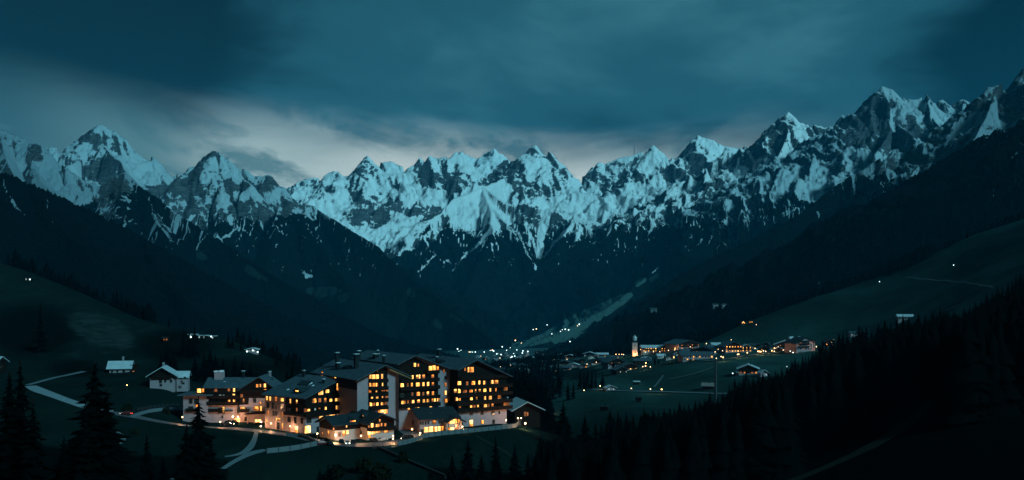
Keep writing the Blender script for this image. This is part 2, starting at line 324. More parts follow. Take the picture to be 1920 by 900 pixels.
mountain('mountain', 'broad snowy massif with rocky peaks and fan shaped forested spurs in the middle', (480, 1480, 1.9), (5000, 9900, 14), [
    [(470, 372, 9300), (500, 362), (540, 350), (560, 340), (577, 333), (605, 333), (615, 324), (626, 320), (642, 322), (652, 322), (663, 308), (680, 298), (690, 291), (700, 300), (712, 304), (733, 302), (748, 310), (766, 312), (776, 302), (787, 294), (799, 301), (808, 290), (822, 297), (840, 292), (855, 283), (868, 295), (884, 312), (905, 323), (925, 312), (945, 300), (968, 294), (985, 283), (992, 276), (1003, 271), (1010, 278), (1016, 288), (1028, 282), (1038, 290), (1047, 300), (1054, 312), (1075, 319), (1091, 320), (1105, 315), (1113, 311), (1122, 302), (1131, 306), (1157, 296), (1179, 292), (1200, 285), (1215, 278), (1226, 271), (1238, 279), (1247, 288), (1267, 301), (1277, 293), (1285, 285), (1292, 270), (1302, 262), (1311, 252), (1322, 257), (1333, 261), (1355, 272), (1375, 276), (1400, 279), (1480, 290, 9000)],
    [(690, 291, 9300), (700, 330, 9000), (722, 365, 8700), (735, 395, 8500)],
    [(622, 322, 9300), (640, 360, 8900), (650, 400, 8600), (700, 425, 8300)],
    [(787, 294, 9300), (812, 335, 8900), (818, 350, 8800)],
    [(855, 283, 9300), (868, 325, 8900), (862, 350, 8750)],
    [(0.62), (1003, 271, 9300), (985, 300, 9000), (960, 325, 8700), (930, 340, 8400), (905, 350, 8100), (880, 362, 7900), (855, 370, 7800), (836, 385, 7650), (810, 402, 7500), (781, 420, 7300), (768, 438, 7200), (730, 485, 6900), (690, 530, 6600)],
    [(0.62), (905, 350, 8100), (918, 385, 7700), (925, 430, 7200), (905, 480, 6800), (880, 530, 6400), (850, 580, 6000)],
    [(0.62), (918, 385, 7700), (960, 430, 7300), (985, 470, 7000), (1002, 497, 6750)],
    [(0.6), (905, 350, 8100), (960, 385, 7900), (1000, 430, 7600), (1010, 470, 7200)],
    [(0.62), (1095, 340, 8900), (1085, 380, 8200), (1078, 405, 7600), (1058, 440, 7200), (1035, 478, 6850), (1008, 508, 6500), (950, 555, 6150), (890, 604, 5800), (850, 640, 5500)],
    [(0.62), (1078, 405, 7600), (1082, 450, 7050), (1075, 510, 6500), (1060, 570, 6000)],
    [(0.62), (1078, 405, 7600), (1115, 440, 7250), (1150, 490, 6800), (1180, 540, 6400), (1190, 590, 6000)],
    [(0.6), (1078, 405, 7600), (1160, 425, 7500), (1215, 455, 7200), (1250, 500, 6900), (1270, 540, 6600)],
    [(1226, 271, 9300), (1180, 320, 8800), (1150, 345, 8500)],
    [(1113, 311, 9300), (1125, 345, 8900), (1130, 365, 8700)],
    [(1311, 252, 9300), (1290, 300, 8900), (1270, 330, 8600), (1290, 380, 8200)],
    [(1267, 301, 9300), (1230, 350, 8600), (1210, 400, 8200)]],
    MAT_M, 0.60, 26, (230, 115), 560, 415, 130, 11, dip=0.25, rockbias=-0.005, crest_noise=7,
    chutes=[[(930, 420, 7), (900, 455, 4), (870, 480, 2.5), (848, 508, 1.0)], [(1030, 395, 12), (1014, 440, 10), (1012, 480, 8), (1003, 505, 3)],
            [(1075, 420, 5), (1040, 455, 3.5), (1018, 488, 2.5)], [(1090, 430, 5), (1070, 470, 3), (1066, 500, 1.5), (1068, 530, .8)],
            [(1105, 430, 5), (1120, 470, 3), (1137, 505, 2), (1139, 512, 1)], [(1140, 430, 3), (1180, 470, 2), (1222, 510, 1.2)],
            [(985, 420, 4), (1000, 452, 2.5), (1010, 488, 2)], [(950, 410, 3), (975, 440, 2), (988, 475, 1.4), (1002, 497, 1)],
            [(816, 478, 1.5), (800, 495, 2.5), (776, 518, 2.5)], [(1151, 515, 1), (1156, 530, 1), (1162, 541, .8)],
            [(836, 395, 5), (800, 420, 3), (775, 450, 1.5)], [(860, 375, 6), (820, 420, 3), (800, 440, 1.5)],
            [(1165, 425, 8), (1210, 448, 4), (1238, 478, 2)]],
    rocks=[(690, 320, 26, 26, 2.0), (648, 348, 26, 16, 1.5), (600, 350, 26, 14, .9), (705, 385, 60, 30, 1.8), (690, 412, 55, 20, 1.5), (715, 420, 30, 18, 1.6), (750, 390, 30, 16, 1.3), (795, 395, 40, 20, 1.8), (745, 352, 18, 14, .9), (795, 325, 28, 30, 2.0), (850, 340, 42, 32, 2.2), (808, 340, 24, 22, 1.8), (915, 335, 26, 22, 1.8), (960, 320, 36, 34, 2.0), (1008, 290, 26, 20, 1.4), (1040, 300, 26, 22, 1.6), (985, 358, 36, 22, 2.0), (1030, 360, 42, 24, 2.0), (1055, 330, 26, 30, 1.8), (1110, 335, 30, 22, 1.8), (1150, 350, 30, 26, 2.0), (1125, 362, 16, 18, 1.6), (1190, 335, 40, 20, 2.0), (1228, 346, 14, 10, 1.6), (1265, 325, 36, 22, 2.0), (1310, 325, 34, 24, 2.0), (1300, 285, 30, 30, 1.2), (1340, 300, 34, 22, 1.3), (1300, 378, 30, 20, 1.6), (1200, 408, 44, 24, 1.6), (1000, 392, 20, 12, 1.2), (1035, 400, 26, 14, 1.5), (985, 405, 40, 26, .8), (800, 470, 20, 12, 1.0)],
    snows=[(705, 448, 95, 50, 2.4), (900, 405, 60, 34, 1.6), (1095, 375, 120, 46, 1.5), (1215, 380, 90, 60, 1.3), (760, 365, 90, 24, 1.2), (750, 425, 50, 12, 1.2), (640, 395, 40, 16, .8), (720, 450, 60, 26, 1.6), (820, 370, 60, 12, 1.2), (900, 395, 40, 25, 1.0), (1080, 385, 70, 30, 1.4), (1150, 390, 50, 30, 1.2), (1240, 370, 50, 40, 1.0), (1220, 300, 40, 18, 1.0), (1250, 430, 40, 30, .9), (760, 370, 60, 10, .8), (883, 575, 9, 6, 2.6), (560, 360, 20, 12, .6), (782, 488, 10, 5, 1.8), (1090, 495, 4, 4, 1.5)],
    meadows=[[(1180, 540, 7), (1140, 560, 14), (1090, 590, 20), (1050, 610, 14), (1000, 632, 8), (950, 646, 8), (880, 660, 8)], [(1210, 522, 5), (1190, 535, 4)]])

mountain('mountain', 'dark pyramid peaks with snow shoulders on the left above black forest', (-140, 960, 1.9), (4000, 6900, 11), [
    [(-140, 250, 6400), (40, 270), (88, 276), (102, 274), (121, 281), (134, 278), (148, 268), (152, 256), (168, 244), (184, 233), (199, 239), (218, 249), (236, 259), (258, 275), (270, 285), (280, 292), (292, 293), (302, 303), (311, 310), (330, 321), (352, 321), (365, 312), (373, 305), (377, 296), (388, 288), (400, 281), (412, 286), (426, 295), (440, 306), (448, 314), (465, 318), (479, 328), (492, 330), (504, 326), (516, 338), (529, 352), (540, 352), (552, 363), (575, 379, 5900), (600, 395), (637, 417), (660, 432), (687, 448, 5500), (710, 465), (730, 485, 5250), (774, 520, 5000), (815, 552, 4800), (859, 590, 4600), (890, 612, 4450), (915, 634, 4300), (940, 655, 4250)],
    [(184, 233, 6400), (190, 255, 6250), (196, 277, 6050), (225, 300, 5800), (240, 330, 5600), (290, 375, 5350), (330, 410, 5150)],
    [(196, 277, 6050), (160, 295, 5900), (130, 310, 5700), (110, 340, 5400)],
    [(400, 281, 6300), (425, 300, 6150), (438, 325, 5950), (470, 345, 5750)],
    [(400, 281, 6300), (395, 320, 5950), (415, 360, 5600)],
    [(0.65), (529, 352, 6200), (500, 357, 5900), (470, 375, 5700), (440, 392, 5500), (410, 420, 5200), (400, 460, 4950)],
    [(0.65), (500, 357, 5900), (520, 400, 5500), (510, 450, 5100), (500, 500, 4800)],
    [(0.65), (500, 357, 5900), (560, 410, 5550), (600, 460, 5200), (640, 520, 4850), (660, 560, 4600)],
    [(330, 321, 6300), (350, 345, 6000), (375, 365, 5750), (400, 390, 5500), (420, 400, 5400)]],
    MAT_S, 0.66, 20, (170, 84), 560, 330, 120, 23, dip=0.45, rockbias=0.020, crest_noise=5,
    chutes=[[(447, 425, 5), (430, 440, 7), (415, 447, 4)], [(565, 505, 2), (575, 517, 6), (585, 518, 3)], [(455, 430, 3), (470, 442, 3)], [(537, 440, 1.5), (530, 455, 1.5)], [(548, 430, 2), (560, 440, 3), (575, 450, 2), (600, 455, 3)]],
    rocks=[(200, 320, 56, 40, 2.2), (310, 362, 70, 26, 1.8), (470, 400, 60, 24, 1.6), (165, 262, 24, 22, 1.5), (200, 262, 34, 14, 1.6), (205, 275, 40, 12, 1.8), (195, 312, 34, 26, 2.2), (140, 295, 30, 16, 1.8), (250, 285, 16, 8, 1.4), (290, 300, 18, 10, 1.2), (300, 350, 30, 14, 1.0), (350, 350, 40, 22, 2.0), (335, 335, 20, 10, 1.0), (400, 292, 26, 14, 2.0), (395, 325, 60, 20, 1.1), (430, 350, 30, 12, 1.2), (440, 360, 20, 14, 1.6), (490, 340, 36, 14, 1.2), (510, 345, 24, 20, 1.6), (565, 380, 40, 14, 1.6)],
    woods=[(640, 455, 110, 56, 2.2), (560, 425, 70, 30, 1.0), (450, 445, 60, 40, 1.2), (520, 470, 120, 40, 2)],
    snows=[(250, 305, 50, 22, 1.6), (160, 290, 12, 12, 1.4), (225, 345, 24, 20, .8), (290, 330, 36, 16, 1.6), (420, 375, 40, 16, 2.0), (455, 365, 30, 12, 1.6), (320, 375, 40, 18, 1.2), (575, 516, 9, 6, 3.0), (615, 420, 40, 20, .5), (480, 400, 40, 12, 0.8)],
    meadows=[[(580, 545, 6), (600, 548, 10), (625, 545, 8)], [(640, 560, 8), (650, 555, 6)], [(770, 548, 8), (775, 552, 6)], [(815, 605, 8), (825, 612, 5)], [(845, 590, 3), (868, 604, 3)]])

mountain('mountain', 'black forested ridge with snow streaks left of the dark pyramid peak', (-260, 900, 1.9), (3000, 4900, 9), [
    [(-260, 150, 4500), (-100, 215), (0, 243), (20, 250), (53, 262), (65, 268), (72, 268), (80, 272), (85, 282), (98, 298), (110, 306), (125, 315), (155, 335), (175, 350), (195, 372, 4200), (187, 395, 4100), (210, 430, 3800)],
    [(175, 350, 4300), (200, 345), (218, 330), (235, 321, 4300), (248, 335), (262, 350), (280, 362), (300, 378), (330, 398), (355, 415), (380, 432), (420, 458, 3950), (455, 482), (488, 502, 3850), (540, 535), (598, 564, 3650), (650, 596), (693, 619, 3450), (760, 643), (860, 668, 3250)],
    [(235, 321, 4300), (230, 360, 4050), (215, 400, 3800), (225, 440, 3550)],
    [(262, 350, 4250), (290, 400, 3950), (310, 450, 3650), (330, 500, 3400)],
    [(72, 268, 4500), (60, 310, 4150), (90, 350, 3900), (140, 385, 3700)],
    [(0, 243, 4500), (10, 290, 4150), (30, 330, 3900)]],
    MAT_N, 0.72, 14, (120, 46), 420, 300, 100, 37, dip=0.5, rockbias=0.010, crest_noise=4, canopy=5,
    chutes=[[(284, 385, 2), (292, 415, 4), (285, 435, 2.5), (278, 452, 1)], [(293, 418, 2), (310, 435, 3), (325, 455, 1)], [(235, 405, 2), (233, 425, 2.5)], [(335, 405, 3), (342, 425, 3)], [(352, 425, 2), (355, 440, 1)]],
    rocks=[(75, 285, 36, 22, 1.7), (60, 300, 30, 14, 1.2), (150, 345, 30, 14, 1.0), (215, 350, 34, 26, 1.8), (20, 265, 30, 10, 1.0), (110, 320, 24, 14, 1.0), (240, 400, 36, 24, 1.6), (120, 400, 30, 14, .8)],
    woods=[(265, 375, 70, 44, 2.0), (150, 392, 60, 26, 1.2)],
    snows=[(90, 335, 40, 22, 1.5), (120, 355, 34, 22, 1.4), (30, 290, 40, 14, 1.0), (150, 380, 20, 14, 1.4), (195, 395, 26, 12, .8), (215, 385, 26, 10, .7)],
    meadows=[[(375, 480, 8), (385, 485, 5)], [(465, 505, 8), (480, 515, 6), (500, 525, 3)]])

mountain('mountain', 'nearest black wooded slope on the left descending to the valley', (-420, 920, 2.4), (1750, 3150, 9), [
    [(-420, 130, 2300), (-200, 225), (-60, 288), (0, 318), (60, 347), (120, 374), (182, 402), (270, 449, 2650), (365, 498), (450, 547, 2800), (560, 604), (650, 642), (760, 672, 2950), (880, 690, 2950)],
    [(60, 347, 2450), (100, 420, 2150), (160, 480, 1950)],
    [(270, 449, 2650), (300, 520, 2300), (350, 580, 2050)]],
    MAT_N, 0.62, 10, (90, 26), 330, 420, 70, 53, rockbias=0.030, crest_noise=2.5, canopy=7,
    chutes=[[(5, 335, 1.5), (12, 360, 2), (30, 395, .8)], [(50, 355, 1.5), (62, 372, 1.8)], [(98, 415, 2), (101, 430, 1)], [(88, 375, 1.5), (90, 395, 1)], [(20, 375, 3), (45, 405, 2)]])

mountain('mountain', 'rocky dark peak with banded snow right of the middle massif', (960, 1640, 1.9), (4100, 8000, 12), [
    [(1330, 300, 7600), (1360, 279), (1380, 280), (1392, 276), (1403, 266), (1413, 260), (1424, 253), (1436, 246), (1444, 236), (1452, 228), (1460, 220), (1467, 216), (1479, 209), (1488, 216), (1495, 223), (1508, 229), (1520, 237), (1528, 233), (1536, 234), (1550, 238), (1562, 236), (1572, 246), (1600, 260, 7300), (1640, 270)],
    [(0.72), (1424, 253, 7500), (1403, 270, 7300), (1390, 300, 7100), (1377, 325, 6900), (1358, 342), (1340, 358, 6600), (1325, 380), (1314, 395, 6350), (1300, 418), (1289, 435, 6100), (1267, 468, 5850), (1245, 492), (1223, 509, 5500), (1204, 523, 5350), (1180, 545, 5200), (1130, 580, 4900), (1070, 610, 4650), (990, 645, 4400)],
    [(0.7), (1479, 209, 7500), (1475, 260, 7000), (1450, 310, 6500), (1420, 350, 6150), (1395, 380, 5900), (1370, 420, 5600), (1345, 470, 5250), (1310, 520, 4950)],
    [(1452, 228, 7500), (1432, 275, 7050), (1412, 300, 6850)],
    [(1520, 237, 7500), (1525, 290, 6950), (1500, 330, 6500), (1470, 370, 6100), (1440, 420, 5700)]],
    MAT_M, 0.66, 20, (170, 92), 500, 400, 120, 61, rockbias=0.020, crest_noise=6,
    chutes=[[(1328, 438, 2), (1310, 455, 3.5), (1293, 472, 2)], [(1265, 470, 1.5), (1250, 490, 4), (1232, 503, 3), (1222, 512, 1.5)], [(1372, 420, 2), (1370, 445, 3), (1366, 470, 1)], [(1395, 425, 3), (1390, 450, 2.5)], [(1420, 375, 1.5), (1440, 400, 1.5), (1448, 412, 1)]],
    rocks=[(1465, 245, 34, 26, 1.5), (1410, 290, 28, 34, 2.2), (1440, 255, 24, 22, 1.4), (1480, 275, 30, 22, 1.0), (1545, 250, 34, 22, 1.8), (1500, 300, 34, 16, 1.0), (1450, 340, 44, 16, .9), (1350, 350, 24, 24, 1.8), (1330, 400, 34, 34, 2.0), (1370, 390, 30, 40, 1.4), (1300, 430, 26, 26, 1.4)],
    woods=[(1275, 475, 75, 60, 3.2), (1330, 425, 60, 60, 1.5), (1380, 455, 130, 56, 1.6)],
    snows=[(1380, 330, 22, 18, 1.6), (1440, 320, 30, 16, .8), (1520, 280, 20, 16, 1.0), (1470, 300, 20, 12, .6), (1370, 360, 18, 12, 1.2), (1460, 365, 40, 10, .8), (1240, 515, 6, 4, 2)],
    meadows=[[(1182, 553, 5), (1165, 562, 10), (1140, 576, 13), (1110, 592, 16), (1080, 607, 18), (1050, 622, 14), (1015, 636, 9), (975, 647, 7), (930, 655, 6)], [(1206, 524, 6), (1195, 533, 5)], [(1235, 517, 5), (1222, 525, 5)], [(1180, 600, 6), (1130, 612, 8), (1100, 628, 6), (1040, 640, 5)]])

mountain('mountain', 'tall dark rock pyramid with a snow topped east ridge on the right', (1280, 2060, 1.9), (4700, 6900, 9), [
    [(1570, 262, 6500), (1578, 245), (1588, 223), (1597, 208), (1605, 196), (1620, 188), (1637, 177), (1647, 168), (1655, 161), (1664, 165), (1673, 168), (1687, 178), (1701, 184), (1716, 185), (1730, 182), (1739, 176), (1748, 184), (1755, 191), (1762, 188), (1769, 186), (1776, 193), (1783, 197), (1795, 192), (1803, 187), (1810, 186), (1822, 193), (1840, 200), (1950, 205), (2060, 190)],
    [(0.8), (1605, 196, 6500), (1588, 235, 6250), (1575, 270, 6050), (1563, 292), (1553, 315, 5750), (1530, 338), (1509, 355, 5500), (1491, 376, 5350), (1465, 405), (1442, 433, 5000), (1400, 475, 4800), (1330, 520, 4600)],
    [(0.75), (1655, 161, 6500), (1668, 195, 6250), (1672, 225, 6050), (1660, 260, 5800), (1640, 290, 5600)],
    [(0.7), (1672, 225, 6050), (1705, 250, 5800), (1730, 275, 5600), (1740, 300, 5400)],
    [(1739, 176, 6500), (1745, 215, 6150), (1765, 240, 5900)],
    [(1810, 186, 6500), (1800, 225, 6150), (1790, 250, 5900)]],
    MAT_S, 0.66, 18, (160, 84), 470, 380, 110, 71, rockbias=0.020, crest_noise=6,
    chutes=[[(1512, 372, 2), (1490, 392, 4), (1465, 415, 4), (1445, 435, 3)]],
    rocks=[(1630, 215, 50, 50, 2.2), (1600, 250, 40, 40, 2.4), (1650, 265, 44, 34, 1.8), (1690, 265, 50, 30, 1.8), (1720, 240, 30, 20, 1.0), (1741, 190, 20, 22, 1.6), (1770, 200, 14, 14, 1.5), (1808, 198, 20, 12, 1.5), (1580, 310, 40, 10, 1.4)],
    woods=[(1490, 410, 90, 60, 2.0)],
    snows=[(1690, 205, 24, 24, 1.8), (1715, 200, 30, 18, 1.5), (1670, 175, 12, 10, 1.5), (1600, 290, 40, 14, 2.0), (1630, 255, 20, 8, 1.2), (1750, 220, 22, 18, 1.2), (1560, 350, 40, 18, 1.2), (1600, 320, 40, 8, 1.0), (1530, 370, 26, 20, 1.4)])

mountain('mountain', 'great snowy flank at the right edge above black forest with two avalanche tracks', (940, 2300, 1.9), (2700, 4700, 9), [
    [(2300, -30, 4200), (2120, 30), (1990, 85), (1935, 116), (1920, 125), (1908, 138), (1900, 145), (1876, 156), (1862, 160), (1851, 163), (1836, 177), (1822, 192), (1800, 214), (1775, 232), (1751, 241), (1737, 259), (1700, 272), (1673, 280), (1659, 291), (1620, 314), (1591, 330, 4100), (1560, 352), (1531, 376), (1502, 401, 3850), (1470, 420), (1441, 435), (1382, 463, 3650), (1340, 483), (1295, 503, 3450), (1255, 530), (1200, 570, 3250), (1160, 596), (1106, 626, 3050), (1070, 642), (1010, 660, 2950), (960, 690, 2900)],
    [(1876, 156, 4200), (1855, 205, 3900), (1835, 250, 3700), (1800, 290, 3500), (1780, 320, 3350)],
    [(1751, 241, 4200), (1735, 285, 3950), (1705, 330, 3650), (1690, 380, 3400), (1680, 430, 3200)],
    [(1751, 241, 4200), (1775, 290, 3850), (1785, 330, 3600), (1770, 370, 3400)],
    [(1591, 330, 4100), (1600, 390, 3700), (1590, 450, 3350)],
    [(1920, 125, 4200), (1930, 190, 3850), (1915, 250, 3550)]],
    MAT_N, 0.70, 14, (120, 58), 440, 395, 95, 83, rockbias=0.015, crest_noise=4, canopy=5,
    chutes=[[(1700, 345, 5), (1716, 375, 5), (1726, 405, 6), (1727, 435, 4)], [(1812, 362, 3), (1790, 375, 6), (1760, 392, 5), (1735, 420, 4)], [(1778, 325, 2), (1782, 345, 2), (1784, 368, 2)], [(1745, 310, 4), (1740, 325, 5), (1742, 335, 3)], [(1605, 470, 2), (1598, 490, 3)], [(1640, 430, 2.5), (1655, 445, 2.5), (1662, 425, 2)], [(1560, 460, 2), (1550, 475, 2)], [(1572, 500, 2), (1578, 510, 1)], [(1640, 355, 3), (1625, 380, 3), (1610, 395, 2)], [(1600, 360, 3), (1605, 372, 3)], [(1690, 345, 2), (1697, 380, 2), (1702, 400, 1.5)], [(1660, 370, 3), (1650, 390, 2)], [(1755, 360, 2), (1762, 385, 1.5)], [(1535, 500, 2), (1530, 515, 2), (1526, 525, 1)], [(1548, 495, 2), (1545, 510, 1.5)], [(1585, 455, 3), (1590, 470, 2)], [(1618, 440, 2), (1612, 455, 2)], [(1640, 480, 1.5), (1645, 490, 1.5)], [(1720, 460, 1.5), (1716, 470, 1)]],
    rocks=[(1890, 175, 50, 20, 1.8), (1845, 190, 30, 18, 1.8), (1815, 212, 24, 14, 1.4), (1860, 240, 34, 16, 1.6), (1905, 205, 30, 20, .8), (1800, 270, 26, 20, 1.6), (1770, 245, 30, 10, 1.6), (1815, 290, 34, 12, 1.6), (1860, 275, 36, 14, 1.6), (1770, 290, 34, 16, 1.6), (1830, 310, 40, 16, 1.6), (1735, 268, 20, 14, 1.2), (1730, 300, 24, 16, 1.4), (1690, 300, 30, 16, 1.0)],
    woods=[(1500, 425, 190, 80, 3.2), (1600, 358, 90, 44, 2.2), (1690, 395, 60, 60, 1.8), (1860, 400, 140, 44, 2.0), (1640, 420, 120, 60, 2.2)],
    snows=[(1900, 155, 20, 8, 1.2), (1840, 225, 50, 14, 1.2), (1880, 230, 34, 14, 1.0), (1800, 250, 20, 12, 1.2), (1880, 300, 44, 10, 1.0), (1850, 330, 30, 20, 1.2), (1780, 310, 30, 10, 1.0), (1820, 350, 16, 12, 1.2), (1700, 300, 26, 12, 1.0)],
    meadows=[[(1215, 588, 8), (1238, 583, 5)], [(1340, 573, 5), (1370, 574, 5)], [(1352, 560, 2), (1380, 535, 2)]])

mountain('mountain', 'nearest black wooded slope on the right under the snowy flank', (1150, 2420, 2.4), (1700, 2900, 9), [
    [(2420, -120, 2500), (2200, 40), (2050, 140), (1960, 205), (1920, 240), (1893, 264), (1865, 290), (1840, 314), (1808, 348), (1780, 385, 2600), (1730, 455), (1660, 505), (1560, 545, 2450), (1460, 585), (1380, 615, 2350), (1300, 648), (1200, 680, 2300)],
    [(1893, 264, 2600), (1880, 350, 2250), (1850, 420, 1950)],
    [(1780, 385, 2600), (1760, 470, 2250), (1720, 520, 2000)]],
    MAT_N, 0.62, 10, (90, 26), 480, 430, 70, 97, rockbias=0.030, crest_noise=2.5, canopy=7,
    chutes=[[(1905, 290, 2), (1895, 300, 1.5)], [(1862, 360, 1.5), (1864, 372, 1)], [(1535, 465 + 60, 1.5), (1536, 535, 2)]])

# ------------------------------------------------------------------ the ground sheet: valley floor, hotel terrace, near hills (thin-plate surface through surveyed points)
CTL = [(960,1237,60),(960,1072,150),(960,973,250),(900,897,330),(600,897,330),(0,1110,120),(0,960,220),(0,828,330),(-400,1000,120),(-400,800,330),(-400,560,700),(-400,420,1000),(-400,480,1400),
 (100,745,430),(0,735,450),(200,777,410),(330,793,407),(150,850,330),(0,700,520),(0,620,700),(0,497,900),(0,520,1150),(0,600,1700),(100,531,880),(180,565,850),(275,605,800),(275,640,1050),(120,650,640),(215,704,550),(312,722,478),(440,640,780),(440,690,1100),(500,670,740),(560,695,700),(560,740,1000),(450,745,530),(400,785,445),(345,788,440),
 (480,802,414),(560,815,398),(640,829,379),(720,829,379),(800,812,401),(880,806,410),(950,794,430),(985,800,422),(740,782,450),(820,775,465),(480,770,470),(430,850,345),(500,846,350),(600,860,340),(700,860,340),(860,850,355),
 (700,775,560),(700,765,800),(700,720,1500),(700,690,2500),(960,812,500),(960,805,600),(960,765,800),(960,727,1100),(960,700,1500),(960,682,2200),(960,672,3000),(950,662,3700),(980,868,350),(1040,850,385),
 (1100,785,620),(1100,745,760),(1130,736,800),(1100,715,1000),(1100,690,1250),(1070,674,1450),(1100,668,1700),(1100,668,2200),(1100,668,3000),(1200,776,600),(1200,737,790),(1190,668,1260),(1250,662,1250),(1200,700,950),(1160,690,1080),(1190,668,1600),(1190,672,2100),
 (1340,739,740),(1310,676,950),(1330,640,1400),(1330,655,1750),(1400,702,800),(1400,666,1000),(1480,657,1050),(1400,605,1450),(1480,576,1480),(1400,625,1800),(1550,655,1000),(1550,622,1200),(1560,548,1500),(1560,580,1850),(1670,510,1500),(1670,600,1100),(1650,672,750),(1670,545,1850),(1830,440,1450),(1830,555,900),(1830,480,1850),(1920,412,1400),(1920,530,800),(2300,230,1400),(2300,300,1850),(2300,480,600),
 (1380,785,550),(1250,830,500),(1150,850,430),(1470,750,550),(1560,716,550),(1700,668,550),(1860,616,550),(1920,585,550),(1500,905,220),(1600,850,240),(1750,752,280),(1750,905,150),(1920,760,250),(2300,700,250),(1920,1000,80),(1300,905,300),(1090,925,330),(2300,950,80)]
KY = 0.42
_c = np.array(CTL, float); _u = np.stack([_c[:, 0] / 1920, np.log(_c[:, 2]) * KY], -1); _v = _c[:, 1]
def _tps(r2): return np.where(r2 > 0, 0.5 * r2 * np.log(r2 + 1e-12), 0.0)
_n = len(_c); _A = np.zeros((_n + 3, _n + 3))
_A[:_n, :_n] = _tps(((_u[:, None] - _u[None]) ** 2).sum(-1)) + np.eye(_n) * 2e-4
_A[:_n, _n] = 1; _A[:_n, _n + 1:] = _u; _A[_n:, :_n] = _A[:_n, _n:].T
_w = np.linalg.solve(_A, np.concatenate([_v, [0, 0, 0]]))
def g_py(px, Y):
    px = np.asarray(px, float); Y = np.asarray(Y, float)
    u = np.stack([px.ravel() / 1920, np.log(Y.ravel()) * KY], -1); out = np.empty(len(u))
    for s in range(0, len(u), 20000):
        b = u[s:s + 20000]
        out[s:s + 20000] = _tps(((b[:, None] - _u[None]) ** 2).sum(-1)) @ _w[:_n] + _w[_n] + b @ _w[_n + 1:]
    return out.reshape(px.shape)
def bumps(x, y):
    far = np.clip((np.asarray(y) - 480) / 400, 0, 1); left = np.clip((-100 - np.asarray(x)) / 60, 0, 1)
    return fbm(x / 60, y / 60, 2, 5) * (0.5 + 3.5 * np.maximum(far, left * .6)) * np.where(np.asarray(y) < 340, 1.2, 1.0)
def g_zpx(px, Y):
    x = (np.asarray(px, float) - 960) * Y / F
    return (H0 - g_py(px, Y)) * Y / F + bumps(x, np.asarray(Y, float) + 0 * x) * np.where((np.abs(x + 60) < 95) & (np.abs(np.asarray(Y) - 410) < 55), 0.0, 1.0) * 0.6
def gz(x, y):
    y = max(y, 12.0)
    return float(g_zpx(np.array([960 + x * F / y]), np.array([y]))[0])
def hit(px, py, Ymin=200.0, Ymax=2600.0):
    """first point of the ground sheet along the line of sight through a photograph pixel"""
    Ys = np.exp(np.linspace(math.log(Ymin), math.log(Ymax), 500)); z = g_zpx(np.full(500, float(px)), Ys)
    f = (H0 - F * z / Ys) - py
    k = np.where((f[:-1] > 0) & (f[1:] <= 0))[0]
    i = k[0] if len(k) else int(np.argmin(np.abs(f)))
    Yh = Ys[i]
    if len(k): t = f[i] / (f[i] - f[i + 1] + 1e-9); Yh = Ys[i] + t * (Ys[i + 1] - Ys[i])
    return Vector(((px - 960) * Yh / F, Yh, gz((px - 960) * Yh / F, Yh)))

def surf(px, py, Ymin=500):
    """first solid ground (meadow sheet or mountain) along the line of sight"""
    best = None
    h = hit(px, py, Ymin, 4000)
    if abs((H0 - F * h.z / h.y) - py) < 1.0: best = h
    for (pxs, Ys, Z) in TERR:
        if not (pxs[0] < px < pxs[-1]): continue
        c = int(round((px - pxs[0]) / (pxs[1] - pxs[0]))); z = Z[:, c]; pv = H0 - F * z / Ys
        k = np.where(pv <= py)[0]
        if len(k) and k[0] > 0 or (len(k) and pv[0] - py < 3):
            i = k[0]
            if best is None or Ys[i] < best.y: best = Vector(((px - 960) * Ys[i] / F, Ys[i], z[i]))
    return best if best is not None else h

